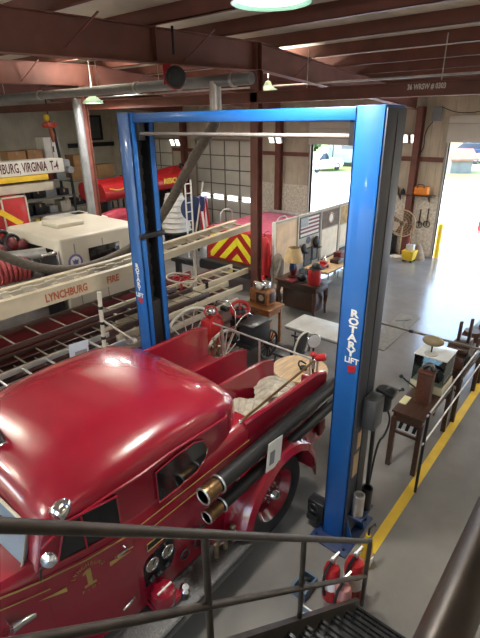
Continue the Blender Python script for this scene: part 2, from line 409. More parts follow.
# ================================================================== TWO-POST LIFT
L = thing('two_post_lift', 'tall blue two-post vehicle lift standing around the red fire engine', 'car lift', (3.7, 3.15, 0))
HT = 4.39
def channel(y0, y1, sgn):
    """C section post; open side at y1 (towards the other post)"""
    m = MB(); t = .018
    m.bx(3.52, 3.52 + t, y0, y1, .02, HT, .004); m.bx(3.87 - t, 3.87, y0, y1, .02, HT, .004)
    m.bx(3.52, 3.87, y0, y0 + sgn * t, .02, HT, .004)
    m.bx(3.52, 3.60, y1 - sgn * t, y1, .02, HT, .004); m.bx(3.79, 3.87, y1 - sgn * t, y1, .02, HT, .004)
    return m
for y0, y1, sgn in ((1.53, 1.78, 1), (4.76, 4.53, -1)):
    p = channel(y0, y1, sgn).build('post', BLUE, L)
    yc = (y0 + y1) / 2
    m = MB(); m.bx(3.36, 4.05, y0 - sgn * .12, y1 + sgn * .08, 0, .02, .004)
    for xx in (3.44, 3.97):
        for yy in (y0 - sgn * .06, y1 + sgn * .03): m.cyl((xx, yy, .02), (xx, yy, .05), .018, n=6)
    m.build('base_plate', NAVY if sgn > 0 else SLATE, p)
    for xx, d in ((3.885, 1), (3.505, -1)):
        if d < 0: continue
        for yy in (y0 + sgn * .02, y1 - sgn * .06):
            MB().prism([(3.87, yy, .02), (4.03, yy, .02), (3.87, yy, .42)], (0, .012, 0)).build('gusset', BLUE, p)
    for xx in (3.56, 3.83):
        MB().prism([(xx, y0, .02), (xx, y0 - sgn * .11, .02), (xx, y0, .38)], (.012, 0, 0)).build('gusset', BLUE, p)
    # dark inner carriage with its chain
    m = MB(); m.bx(3.615, 3.775, y1 - sgn * .16, y1 - sgn * .03, .05, 2.1, .01)
    m.build('carriage', SATIN, p)
    m = MB(); m.bx(3.66, 3.73, y1 - sgn * .14, y1 - sgn * .11, 2.1, HT - .05)
    for k in range(14): m.bx(3.65, 3.74, y1 - sgn * .12, y1 - sgn * .10, 2.2 + k * .15, 2.27 + k * .15)
    m.build('chain', SATIN, p)
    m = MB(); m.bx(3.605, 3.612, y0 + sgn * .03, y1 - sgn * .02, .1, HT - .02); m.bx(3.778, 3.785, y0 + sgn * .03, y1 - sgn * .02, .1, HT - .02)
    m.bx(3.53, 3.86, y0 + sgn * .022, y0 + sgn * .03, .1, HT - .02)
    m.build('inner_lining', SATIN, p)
    if sgn > 0:
        MB().bx(3.515, 3.872, y0 - .012, y0 - .001, .05, HT - .02, .003).build('side_sheet', SLATE, p)  # dark grey sheet laid over the outer face of the blue post
        MB().bx(3.70, 3.708, y0 - .016, y0 - .011, .4, HT - .05).build('side_seam', SATIN, p)
    # lettering reads down the face turned to the stair
    zt, zb = (2.62, 1.82) if sgn > 0 else (3.02, 2.2)
    ym = yc + .03 * sgn
    xf = 3.5185
    up, rt_ = (0, 1, 0), (0, 0, -1)
    if sgn > 0:
        m = MB()
        for i, ch in enumerate('ROTARY'): m.text(ch, (xf, 1.635, 2.715 - i * .078), (0, -1, 0), (0, 0, 1), .094, .001, bold=.0035, sx=1.3)
        m.build('lettering', PAPER, p)
        MB().text('LIFT', (xf, 1.62, 2.25), (0, -1, 0), (0, 0, 1), .08, .001, bold=.002).build('lettering', PAPER, p)
        MB().prism([(xf, 1.66, 2.19), (xf, 1.57, 2.21), (xf, 1.58, 2.14), (xf, 1.64, 2.12)], (-.001, 0, 0)).build('red_flash', RED2, p)
    else:
        m = MB()
        for i, ch in enumerate('ROTARY'): m.text(ch, (xf, 4.665, 2.60 - i * .062), (0, -1, 0), (0, 0, 1), .075, .001, bold=.003, sx=1.25)
        m.build('lettering', PAPER, p)
        MB().text('LIFT', (xf, 4.665, 2.20), (0, -1, 0), (0, 0, 1), .08, .001, bold=.003).build('lettering', PAPER, p)
        MB().prism([(xf, 4.71, 2.15), (xf, 4.61, 2.17), (xf, 4.62, 2.10), (xf, 4.68, 2.09)], (-.001, 0, 0)).build('red_flash', RED2, p)
MB().bx(3.50, 3.89, 4.50, 4.545, 2.96, 3.02, .004).build('strap', SATIN, L)
MB().bx(3.56, 3.83, 1.60, 4.70, 4.285, 4.385, .01).build('overhead_beam', BLUE, L)
MB().tube([(3.60, 1.80, 4.17), (3.60, 4.52, 4.17)], .019, 12).build('safety_bar', mat('padded_bar', (.20, .18, .17), .6), L)
m = MB(); m.bx(3.58, 3.66, 1.79, 1.85, 4.10, 4.285); m.bx(3.58, 3.66, 4.45, 4.51, 4.10, 4.285); m.each('bar_bracket', SATIN, L)
# power unit on the outer side of the near post
pu = MB().bx(3.62, 3.82, 1.37, 1.515, 1.50, 1.84, .02).build('power_unit', mat('power_unit_grey', (.06, .062, .068), .45), L)
MB().lathe([(.0, 0), (.075, 0), (.085, .02), (.085, .2), (.07, .23), (0, .23)], (3.93, 1.43, 1.60)).build('motor', SATIN, pu)
m = MB(); m.bx(3.82, 3.97, 1.30, 1.40, 1.80, 1.86, .01); m.tube([(3.95, 1.34, 1.82), (4.06, 1.3, 1.80)], .012); m.ball((4.07, 1.3, 1.80), .02); m.build('release_lever', SATIN, pu)
m = MB(); m.tube([(3.92, 1.38, 1.62), (4.02, 1.36, 1.45), (3.98, 1.38, 1.25), (3.9, 1.42, 1.2), (3.88, 1.45, .6)], .011, 8, smooth=2); m.build('hydraulic_hose', BLACK, pu)
m = MB(); m.tube([(3.84, 1.46, 1.52), (3.85, 1.45, .5)], .022, 10); m.build('hydraulic_hose', BLACK, pu)
STK = mat('tan_sticker', (.52, .36, .22), .6, 0, .1, 40)
MB().bx(3.60, 3.68, 1.512, 1.518, 1.24, 1.44).build('safety_sticker', STK, L)
MB().bx(3.56, 3.67, 1.512, 1.518, .90, 1.18).build('safety_sticker', STK, L)
for xx, yy, mm in ((3.63, 1.44, SILVER), (3.78, 1.42, SATIN)):
    MB().lathe([(.0, 0), (.06, 0), (.06, .27), (.045, .27), (.045, .23), (0, .23)], (xx, yy, .40)).build('adapter_cup', mm, L)
MB().bx(3.56, 3.86, 1.36, 1.52, .37, .40, .005).build('adapter_rack', NAVY, L)
for s_, xe in ((1, 4.15), (-1, 3.25)):
    for yb, ye in ((4.36, 4.30),):
        m = MB(); m.bar((3.70 + s_ * .06, yb, .16), (xe, ye, .14), .10, .09, bev=.01); m.cyl((xe, ye, .1), (xe, ye, .24), .055)
        m.build('swing_arm', NAVY, L)
m = MB(); m.bx(3.54, 3.68, 1.80, 2.0, .08, .34, .01); m.bx(3.5, 3.56, 1.84, 1.98, .1, .16); m.torus((3.53, 1.92, .26), .05, .012, (1, 0, 0), 16, 8); m.build('arm_restraint', SATIN, L)
m = MB(); m.bx(3.56, 3.84, 4.40, 4.53, .08, .34, .01); m.build('arm_restraint', SATIN, L)
EXPO = 1.0; SKYS = .9; SUNE = 3.2
LK = .5; UPL = .9
FILL_LAMPS = [(-3.2, 4.4, 90), (-3, 9, 120), (-3, 13.5, 80), (.6, 8.2, 110), (.6, 13.5, 70), (3.2, 18.5, 45), (-1.5, -3, 60), (6.5, -3, 50), (12, -2, 260)]  # unseen lamps, added to fill the hall with light
# ================================================================== OUTSIDE
struct(MB().bx(15.68, 90, -60, 80, -.25, -.05).build('ground', concrete('bright_concrete', (.78, .75, .70), (.86, .83, .78), .7, .8)))
LAMPS = []
def highbay(x, y, z, label, e=60):
    t = thing('high_bay_lamp', label, 'lamp', (x, y, z), 0, 'high bay lamps under the roof')
    MB().lathe([(.04, .30), (.07, .28), (.09, .16), (.20, .08), (.27, .0), (.262, .0), (.19, .07), (0, .10)], (x, y, z), n=32).build('lamp_shade', mat('green_glass_shade', (.35, .55, .42), .15, 0, .05, 4), t)
    MB().lathe([(0, .012), (.225, .012), (.225, .0), (0, .0)], (x, y, z + .02)).build('lamp_diffuser', mat('lamp_glow', (.9, .97, .92), .4, emit=(.85, 1, .9), es=6), t)
    MB().cyl((x, y, z + .28), (x, y, zr(x) + .2), .012).build('lamp_rod', SILVER, t)
    LAMPS.append((x, y, z, e))
for xx, yy, e in FILL_LAMPS: highbay(xx, yy, 4.80, 'added green-glass high bay lamp, out of view, brightening the hall', e * LK)
highbay(2.9, 2.13, 5.0, 'round green-glass high bay lamp hanging nearest overhead', 60)
# ================================================================== RED FIRE ENGINE
def lerp(tab, x):
    if x <= tab[0][0]: return tab[0][1]
    for (a, p), (b, q) in zip(tab, tab[1:]):
        if x <= b:
            t = (x - a) / (b - a); return p + (q - p) * t
    return tab[-1][1]
YC = 3.30
HW = [(-1.3, .46), (-.1, .56), (.2, .60), (.45, .66), (.65, .735), (1.0, .86), (1.45, .945), (2.9, .955), (4.35, 1.01)]
hw = lambda x: lerp(HW, x)
ys = lambda x: YC - hw(x)
F = thing('fire_engine', 'large red vintage enclosed-cab fire engine parked between the blue lift posts', 'fire engine', (2.0, YC, 0))
# lower body of the cab
m = MB(); R = []
TOPZ = [(.2, 1.36), (.5, 1.42), (.75, 1.5), (2.93, 1.62)]
for x in (.15, .3, .45, .65, .85, 1.1, 1.45, 1.9, 2.4, 2.93):
    h = hw(x); t = lerp(TOPZ, x)
    half = [(h, .48), (h, .9), (h, t - .10), (h - .02, t - .04), (h - .06, t)]
    R.append([(x, YC - a, z) for a, z in half] + [(x, YC + a, z) for a, z in half[::-1]])
m.rings(R); m.build('cab_body', RED, F)
# cab roof shell
m = MB(); R = []
CR = [(.66, 1.40), (.73, 1.42), (.80, 1.52), (.87, 1.80), (.91, 1.87), (1.0, 1.945), (1.15, 2.025), (1.5, 2.09), (1.9, 2.12), (2.3, 2.11), (2.6, 2.06), (2.8, 1.98), (2.92, 1.88), (3.0, 1.74), (3.03, 1.6)]
GT = [(.66, 1.38), (.80, 1.50), (.87, 1.76), (.95, 1.80), (1.3, 1.87), (1.9, 1.90), (2.6, 1.87), (2.85, 1.80), (3.03, 1.55)]
NR = [(.66, .0), (2.45, 0), (2.6, .012), (2.75, .05), (2.85, .11), (2.93, .20), (2.99, .33), (3.03, .5)]
xs = [.66, .73, .80, .87, .91, .97, 1.05, 1.15, 1.3, 1.5, 1.7, 1.9, 2.1, 2.3, 2.45, 2.6, 2.7, 2.8, 2.87, 2.93, 2.98, 3.01, 3.03]
for x in xs:
    h = hw(x) - lerp(NR, x) - .012; c = lerp(CR, x); g = min(lerp(GT, x), c - .015)
    half = [(h, 1.40), (h, 1.40 + (g - 1.40) * .5), (h - .004, g - .05)]
    for k in range(1, 10):
        a = k / 9 * PI / 2; e = 2 / 3.2
        half.append(((h - .004) * math.cos(a) ** e if k < 9 else 0.0, (g - .05) + (c - g + .05) * math.sin(a) ** e))
    R.append([(x, YC - a, z) for a, z in half] + [(x, YC + a, z) for a, z in half[::-1][1:]])
m.rings(R); roof = m.build('cab_roof', RED, F, ang=50)
MB().tube([(x, ys(x) + .004, lerp(GT, x) - .05) for x in (.85, 1.0, 1.3, 1.6, 1.9, 2.3, 2.6)], .012, 8).build('drip_rail', RED, roof)
# windshield (two panes), pillar seals
def quadpane(p, q, r, s_, off): return MB().prism([p, q, r, s_], off)
wz = lambda z: .725 + (z - 1.42) * .40
for sg in (-1, 1):
    a = YC + sg * .03; b = YC + sg * .665
    p = quadpane((wz(1.46), a, 1.46), (wz(1.46) + .03, b, 1.46), (wz(1.74) + .03, b - sg * .02, 1.74), (wz(1.76), a, 1.76), (-.03, 0, 0)).build('windshield', WGLASS, F)
    pts = [(wz(1.45) - .035, a, 1.445), (wz(1.45) - .005, b + sg * .012, 1.445), (wz(1.75) - .005, b - sg * .005, 1.755), (wz(1.77) - .035, a, 1.775)]
    MB().tube(pts + [pts[0]], .014, 8).build('seal', OFFW, p)
    MB().tube([(wz(1.47) - .045, a + sg * .1, 1.46), (wz(1.6) - .045, a + sg * .28, 1.6), (wz(1.7) - .045, a + sg * .33, 1.70)], .007, 6).build('wiper', SATIN, p)
# bonnet and front wings
m = MB(); R = []
for x, h, t in ((.5, .64, 1.43), (.2, .585, 1.40), (-.3, .52, 1.36), (-.9, .47, 1.31), (-1.25, .43, 1.26)):
    R.append([(x, YC + h * math.cos(a) * (1 if abs(math.cos(a)) > .01 else 0), .62 + (t - .62) * (math.sin(a) ** .45 if math.sin(a) > .001 else 0)) for a in [PI * k / 16 for k in range(17)]])
m.rings(R); m.build('bonnet', RED, F)
for sg in (-1, 1):
    m = MB(); R = []
    for k in range(17):
        a = math.radians(-5 + 185 * k / 16); cx = -.62 + .72 * math.cos(a) * -1; cz = .42 + .62 * math.sin(a)
        w = .22 + .05 * math.sin(a)
        R.append([(cx, YC + sg * (.62 + w * u), cz - .10 * (abs(u) ** 3) ) for u in (-1, -.6, -.2, .2, .6, .9, 1)] + [(cx, YC + sg * (.62 + w), cz - .14), (cx, YC + sg * (.62 - w), cz - .14)])
    m.rings(R); m.build('front_fender', RED, F)
HL = MB().lathe([(0, 0), (.05, .0), (.10, .06), (.125, .14), (.12, .17), (0, .19)], (-.2, 2.42, 1.14), (-1, 0, 0)).build('headlamp', CHROME, F)
HP_ = at(14, 630, Y=2.56)
m = MB(); m.lathe([(0, 0), (.03, 0), (.035, .1), (.05, .17), (.085, .2), (.08, .2), (0, .15)], HP_ + V((.15, 0, 0)), (-1, 0, .25)); m.tube([(HP_.x + .12, 2.56, HP_.z), (HP_.x + .2, 2.60, HP_.z - .05), (HP_.x + .2, 2.75, HP_.z - .05)], .03); m.tube([(.34, ys(.34) - .10, 1.12), (.34, ys(.34) - .04, 1.30), (.42, ys(.42) - .0, 1.40)], .016, 8, smooth=1); m.ball((.34, ys(.34) - .10, 1.10), .05, (1.2, 1, .8)); m.lathe([(0, 0), (.05, .0), (.065, .05), (0, .08)], (.22, ys(.3) - .08, 1.10), (-1, 0, .2))
m.build('air_horn', CHROME, F)
# side overlays: plane of the near side with the taper of the cab
def side(poly, off, th, sgn=-1):
    m = MB(); a = [V((x, YC + sgn * (hw(x) + off), z)) for x, z in poly]
    return m.prism(a, (0, -sgn * th, 0))
for sgn in (-1, 1):
    d = side([(.82, .60), (1.10, .60), (1.455, .60), (1.455, 1.40), (1.10, 1.40), (.82, 1.40)], .010, .03, sgn).build('cab_door', RED, F)
    w = side([(.92, 1.475), (1.14, 1.47), (1.385, 1.465), (1.385, 1.79), (1.14, 1.80), (1.01, 1.80)], .008, .03, sgn).build('door_window', DGLASS, F)
    pts = [(.92, 1.475), (1.14, 1.47), (1.385, 1.465), (1.385, 1.79), (1.14, 1.80), (1.01, 1.80), (.92, 1.475)]
    MB().tube([(x, YC + sgn * (hw(x) + .008), z) for x, z in pts], .010, 6).build('window_frame', RED, w)
    MB().tube([(1.12, YC + sgn * (hw(1.12) + .012), 1.47), (1.12, YC + sgn * (hw(1.12) + .012), 1.80)], .008, 6).build('window_divider', RED, w)
    rw = [(1.745, 1.455), (1.95, 1.455), (2.18, 1.475), (2.30, 1.55), (2.33, 1.64), (2.28, 1.75), (2.17, 1.795), (1.95, 1.79), (1.745, 1.765)]
    w = side(rw, .004, .03, sgn).build('rear_window', DGLASS, F)
    MB().tube([(x, YC + sgn * (hw(x) + .003), z) for x, z in rw + [rw[0]]], .008, 6).build('window_frame', RED, w)
    m = MB(); yy = YC + sgn * (hw(1.40) + .01)
    m.tube([(1.38, yy, 1.30), (1.38, yy + sgn * .04, 1.30), (1.28, yy + sgn * .045, 1.305)], .012, 8); m.build('door_handle', CHROME, d)
    m = MB(); m.tube([(1.40, yy + sgn * .004, .70), (1.34, yy + sgn * .03, .72), (1.27, yy + sgn * .03, .71)], .012, 8); m.build('door_latch', CHROME, d)
    if sgn < 0:
        dr = d
def stripe(pts, r, name='gold_stripe', parent=None, w=GOLD, h=None):
    m = MB()
    for (xa, za), (xb, zb) in zip(pts, pts[1:]):
        o = .0125
        a = V((xa, ys(xa) - o, za)); b = V((xb, ys(xb) - o, zb)); m.bar(a, b, .004, r)
    return m.build(name, w, parent or F)
stripe([(.32, 1.40), (.45, 1.395), (.65, 1.385), (.82, 1.38), (1.1, 1.375), (1.455, 1.372)], .014)
stripe([(.3, 1.29), (.5, 1.285), (.65, 1.28), (.84, 1.275)], .008)
stripe([(1.30, 1.235), (1.45, 1.235)], .008)
stripe([(1.47, 1.385), (1.9, 1.385), (2.9, 1.385)], .008)
stripe([(1.60, 1.27), (2.05, 1.27), (2.6, 1.27)], .008)
# door emblem
def dpt(x, z, o=.0135): return V((x, ys(x) - o, z))
xd = (dpt(1.2, 1) - dpt(1.02, 1)).normalized()
MB().prism([dpt(1.095 + a, 1.20 + b) for a, b in ((-.045, -.085), (.045, -.085), (.045, -.062), (.018, -.062), (.018, .085), (-.01, .085), (-.042, .06), (-.042, .042), (-.018, .048), (-.018, -.062), (-.045, -.062))], (0, .002, 0)).build('door_number', GOLD, dr)
m = MB()
for i, ch in enumerate('LYNCHBURG'):
    a = math.radians(150 - i * 15); c = V((1.095, 0, 1.20)); x = 1.095 + .125 * math.cos(a); z = 1.20 + .125 * math.sin(a)
    m.text(ch, dpt(x, z), xd * math.sin(a) - V((0, 0, 1)) * math.cos(a), xd * math.cos(a) + V((0, 0, 1)) * math.sin(a), .042, .001)
for i, ch in enumerate('F.D.'):
    m.text(ch, dpt(1.035 + i * .04, 1.085), xd, (0, 0, 1), .04, .001)
m.build('door_lettering', GOLD, dr)
for sg in (-1, 1):
    c = 1.095
    MB().prism([dpt(c + sg * .16, 1.222), dpt(c + sg * .16, 1.178), dpt(c + sg * .34, 1.208)], (0, .002, 0)).build('door_ornament', GOLD, dr)
# mirror and spot lamp
m = MB(); m.lathe([(0, 0), (.046, .003), (.053, .012), (.05, .022), (0, .035)], (.815, 2.30, 1.74), (-.55, -.6, .25), 24)
mi = m.build('wing_mirror', CHROME, F)
MB().lathe([(0, -.004), (.044, -.003), (.048, .003), (0, .004)], (.811, 2.296, 1.742), (-.55, -.6, .25), 24).build('mirror_glass', mat('mirror_face', (.75, .74, .70), .25, .2), mi)
MB().tube([(.80, ys(.80) - .01, 1.39), (.795, ys(.8) - .07, 1.55), (.822, 2.31, 1.72)], .009, 8).build('mirror_arm', SATIN, mi)
sp = MB().lathe([(0, .12), (.035, .11), (.055, .075), (.063, .03), (.06, 0), (.045, -.014), (0, -.02)], (.925, 2.33, 2.0), (.75, .25, .12)).build('spot_lamp', CHROME, F)
MB().tube([(1.0, 2.45, 1.78), (.96, 2.34, 1.97)], .016, 8).build('lamp_post', CHROME, sp)
# roof beacon near the front edge
b = MB().lathe([(.07, 0), (.085, .02), (.08, .05), (.07, .10), (.04, .14), (0, .15)], (1.02, 3.42, 1.96)).build('beacon', mat('beacon_dark', (.03, .03, .035), .15), F)
MB().torus((1.02, 3.42, 1.975), .085, .015).build('beacon_ring', CHROME, b)
# pump panel and running board
pp = side([(1.52, .68), (1.80, .68), (1.86, .78), (1.86, .98), (1.78, 1.02), (1.56, .96), (1.52, .90)], .004, .03).build('gauge_panel', SATIN, F)
for x, z, r in ((1.60, .90, .058), (1.77, .90, .058)):
    c = (x, ys(x) - .012, z); g = MB().torus((x, ys(x) - .022, z), r, .010, (0, 1, 0), 28, 8).build('gauge_rim', CHROME, pp)
    MB().lathe([(0, .012), (r, .012), (r, .0), (0, 0)], c, (0, -1, 0)).build('gauge_dial', mat('dull_dial', (.22, .20, .15), .5), g)
    MB().bar((x, ys(x) - .028, z), (x + .03, ys(x) - .028, z + .04), .004, .008).build('gauge_needle', SATIN, g)
for x, z in ((1.58, .75), (1.66, .74), (1.75, .76)): MB().lathe([(0, 0), (.026, 0), (.03, .02), (.018, .035), (0, .04)], (x, ys(x) - .012, z), (0, -1, 0)).build('pump_knob', SATIN, pp)
pl = side([(1.58, 1.06), (1.78, 1.06), (1.78, 1.13), (1.58, 1.13)], .006, .02).build('name_plate', SATIN, F)
MB().tube([(x, ys(x) - .008, z) for x, z in ((1.58, 1.06), (1.78, 1.06), (1.78, 1.13), (1.58, 1.13), (1.58, 1.06))], .005, 6).build('plate_edge', GOLD, pl)
m = MB()
for i in range(3): m.tube([(2.0 + i * .06, ys(2) - .01, .84), (2.0 + i * .06, ys(2) - .06, .90), (2.06 + i * .06, ys(2) - .06, .88)], .014, 8, smooth=1)
m.build('valve_handle', SATIN, F)
for x, z in ((1.95, .70), (2.12, .70)): MB().torus((x, ys(x) - .03, z), .045, .010, (0, 1, 0), 20, 8).build('valve_wheel', SATIN, F)
DP = mat('diamond_plate', (.12, .12, .12), .45, .4, .2, 60, bump=.8)
for sgn in (-1, 1):
    ob = YC + sgn * 1.25; ib = YC + sgn * .93
    m = MB(); m.bx(.75, 2.60, min(ob, ib), max(ob, ib), .42, .455, .006); m.bx(.75, 2.60, min(ob, ob - sgn * .02), max(ob, ob - sgn * .02), .36, .455, .004)
    m.build('running_board', DP, F)
rc = MB().lathe([(0, 0), (.10, .0), (.115, .03), (.115, .12), (.10, .17), (.06, .20), (0, .21)], (1.62, 2.27, .47), (0, -.05, 1)).build('pump_inlet_cap', RED, F)
MB().bx(1.50, 1.76, 2.16, 2.36, .46, .54, .03).build('inlet_base', RED, rc)
MB().bx(1.545, 1.70, 2.225, 2.24, .665, .680, .003, ).build('white_mark', PAPER, rc)
m = MB(); m.lathe([(0, 0), (.04, 0), (.055, .03), (.05, .08), (.03, .10), (0, .1)], (1.80, 2.20, .46), (0, -.3, 1)); m.build('drain_cap', CHROME, F)
m = MB()
for x in (2.25, 2.38, 2.5):
    m.cyl((x, 2.22, .46), (x, 2.22, .62), .025); m.ball((x, 2.22, .64), .035); m.tube([(x, 2.22, .6), (x + .05, 2.16, .66)], .010)
m.build('discharge_valves', mat('tarnished_brass', (.30, .22, .14), .4, .7, .3, 12), F)
# hose body behind the cab
m = MB()
def wall(y_in, y_out, x0=2.90, x1=4.33, ztop=((2.6, 1.74), (4.35, 1.655)), z0=.62, name='hose_bed_side'):
    m = MB(); R = []
    for k in range(8):
        x = x0 + (x1 - x0) * k / 7; yo = YC + (1 if y_out > 0 else -1) * hw(x); yi = yo - (1 if y_out > 0 else -1) * .06
        t = lerp(ztop, x)
        if k == 7: t -= .06
        R.append([(x, yo, z0), (x, yo, t - .02), (x, (yo * .75 + yi * .25), t), (x, (yo * .25 + yi * .75), t), (x, yi, t - .02), (x, yi, z0)])
    return m.rings(R).build(name, RED, F)
wall(0, -1, 2.86, ztop=((2.6, 1.60), (4.35, 1.60))); wall(0, 1, 2.86, ztop=((2.6, 1.68), (4.35, 1.62)))
MB().bx(2.85, 4.33, YC - .94, YC + .94, .62, 1.12).build('hose_bed_floor', RED, F)
for yy in (2.98, 3.42):
    m = MB(); R = []
    for k in range(6):
        x = 2.98 + 1.2 * k / 5; t = 1.64 - .012 * k - (.05 if k == 5 else 0)
        R.append([(x, yy - .02, 1.1), (x, yy - .02, t), (x, yy + .02, t), (x, yy + .02, 1.1)])
    m.rings(R).build('bed_divider', RED, F)
# handrail along the near side of the bed
a = at(240, 422, Y=2.40); b_ = at(314, 361, Y=2.36)
hr = MB().tube([a, b_], .014, 10).build('bed_handrail', BRASS, F)
m = MB()
for p in (a, b_): m.cyl((p.x, p.y, p.z - .10), (p.x, p.y, p.z + .02), .016); m.ball(p, .024)
m.each('rail_stanchion', CHROME, hr)
# rear rail across the bed and its stays
a = at(213, 323, X=4.42); b_ = at(314, 360, X=4.42)
rr = MB().tube([a, b_], .013, 10).build('rear_grab_rail', SILVER, F)
m = MB()
for t in (.1, .5, .97):
    p = a.lerp(b_, t); m.cyl((p.x, p.y, 1.0), p, .014)
m.tube([a.lerp(b_, .1), (a.x - .0, a.y - .25, 1.0)], .012)
m.each('rail_stay', SILVER, rr)
MB().bx(4.30, 4.62, 2.40, 4.2, .50, .54, .01).build('tail_step', DP, F)
m = MB(); m.bx(4.28, 4.36, 2.32, 2.62, .62, 1.40, .02); m.build('tail_panel', RED, F)
tl = MB().bx(4.15, 4.28, 2.235, 2.285, .72, .92, .015).build('tail_locker', MAROON, F)
# beacon lamps at the rear corner
c = at(318, 355, X=4.36)
t = MB().lathe([(.025, -.035), (.038, -.03), (.042, .0), (.046, .08), (.03, .10), (0, .105)], c - V((0, 0, .04)), (.25, -.7, .25)).build('red_tail_lamp', RED2, F)
MB().ball(c + V((-.02, .05, .0)), .042, (1, 1, .8)).build('lamp_bracket', RED2, t)
MB().cyl((c.x, c.y, 1.1), c, .014).build('lamp_stalk', SILVER, t)
c2 = at(314, 341, X=4.40)
t = MB().lathe([(0, .07), (.05, .06), (.085, .02), (.09, 0), (.085, -.01)], c2, (.5, .6, -.1)).build('chrome_tail_lamp', CHROME, F)
MB().lathe([(0, 0), (.08, -.004), (.08, -.012), (0, -.02)], c2, (.5, .6, -.1)).build('lamp_lens', mat('lens_grey', (.35, .34, .34), .1), t)
MB().tube([c2 - V((0, 0, .08)), (c2.x, c2.y, 1.5), (c2.x - .02, c2.y - .05, 1.1)], .014).build('lamp_stalk', SATIN, t)
# suction hoses slung on the near side
for (y0, z0, r, x0, x1) in ((2.205, 1.335, .078, 2.10, 4.36), (2.195, 1.085, .062, 2.12, 4.44)):
    h = MB().tube([(x0 + .18, y0, z0), (x0 + .6, y0, z0 + .005), (x1 - .1, y0 - .01, z0 + .055), (x1, y0 - .01, z0 + .06)], r, 18).build('suction_hose', BLACK, F)
    MB().lathe([(r * .72, -.0), (r * 1.02, 0), (r * 1.06, .01), (r * 1.06, .05), (r * .98, .055), (r * .98, .10), (r * 1.0, .11), (r * .9, .2), (r * .72, .2), (r * .72, 0)], (x0, y0, z0), (1, 0, 0)).build('brass_coupling', BRASS, h)
    m = MB(); m.torus((x0 + .005, y0, z0), r * .92, r * .14, (1, 0, 0)); m.torus((x0 + .20, y0, z0), r * 1.08, .010, (1, 0, 0))
    for a in (): m.ball((x0 + .20, y0 + r * 1.14 * math.cos(math.radians(a)), z0 + r * 1.14 * math.sin(math.radians(a))), .016)
    m.each('hose_clamp', SILVER, h)
    MB().lathe([(0, .03), (r * .72, .03), (r * .72, .06), (0, .06)], (x0, y0, z0), (1, 0, 0)).build('hose_bore', BLACK, h)
m = MB()
for x in (2.7, 4.0): m.bx(x - .02, x + .02, 2.26, ys(x) + .02, 1.02, 1.05); m.bx(x - .02, x + .02, 2.24, ys(x) + .02, 1.24, 1.26)
m.each('hose_bracket', SILVER, F)
# rear wings and wheels
def fender(sgn):
    m = MB(); R = []; cx, cz = 3.23, .50
    ang = [178, 168, 155, 140, 122, 104, 86, 68, 50, 34, 20, 8, -4]
    for a in ang:
        r = .70 if a < 120 else .70 + (a - 120) / 58 * .05
        a_ = math.radians(a); yo = 1.235; yi = .90
        prof = [(yi, r - .02), (yo - .22, r), (yo - .10, r - .01), (yo - .03, r - .05), (yo, r - .12), (yo - .012, r - .125), (yo - .10, r - .045), (yi, r - .045)]
        ring = []
        for yy, rr in prof:
            ring.append((cx + rr * math.cos(a_), YC + sgn * yy, cz + rr * math.sin(a_)))
        R.append(ring)
    return m.rings(R).build('rear_fender', RED, F)
fender(-1); fender(1)
TIRE = mat('tyre_rubber', (.016, .016, .017), .65, 0, .25, 14)
def wheel(x, y, sgn, z=.5, r=.5):
    w = MB().lathe([(.31, -.10), (.36, -.12), (.46, -.115), (.492, -.08), (.5, -.04), (.5, .04), (.492, .08), (.46, .115), (.36, .12), (.31, .10), (.31, -.10)], (x, y, z), (0, sgn, 0), 40).build('wheel', TIRE, F)
    MB().lathe([(0, .03), (.12, .03), (.16, .0), (.25, -.01), (.285, .05), (.315, .10), (.325, .10), (.30, .02), (.26, -.05), (0, -.02)], (x, y, z), (0, sgn, 0), 32).build('wheel_disc', RED, w)
    MB().lathe([(0, .13), (.04, .125), (.065, .10), (.075, .05), (.08, .03), (0, .03)], (x, y, z), (0, sgn, 0), 24).build('hub_cap', CHROME, w)
    m = MB()
    for k in range(6):
        a = k * PI / 3; m.cyl((x + .11 * math.cos(a), y + sgn * .03, z + .11 * math.sin(a)), (x + .11 * math.cos(a), y + sgn * .05, z + .11 * math.sin(a)), .012, n=6)
    m.each('wheel_nut', SILVER, w)
wheel(3.22, 2.32, -1); wheel(3.22, 4.28, 1); wheel(-.62, 2.62, -1); wheel(-.62, 3.98, 1)
m = MB(); m.bx(-1.4, 4.2, 2.85, 2.95, .42, .62); m.bx(-1.4, 4.2, 3.65, 3.75, .42, .62); m.cyl((3.22, 2.4, .5), (3.22, 4.2, .5), .06); m.cyl((-.62, 2.7, .5), (-.62, 3.9, .5), .05)
m.each('chassis_member', SATIN, F)
m = MB()
for k in range(18): pass
m.bx(2.55, 3.95, 2.45, 2.9, .60, .9); m.bx(2.55, 3.95, 3.7, 4.15, .60, .9)
m.each('wheel_housing', MAROON, F)
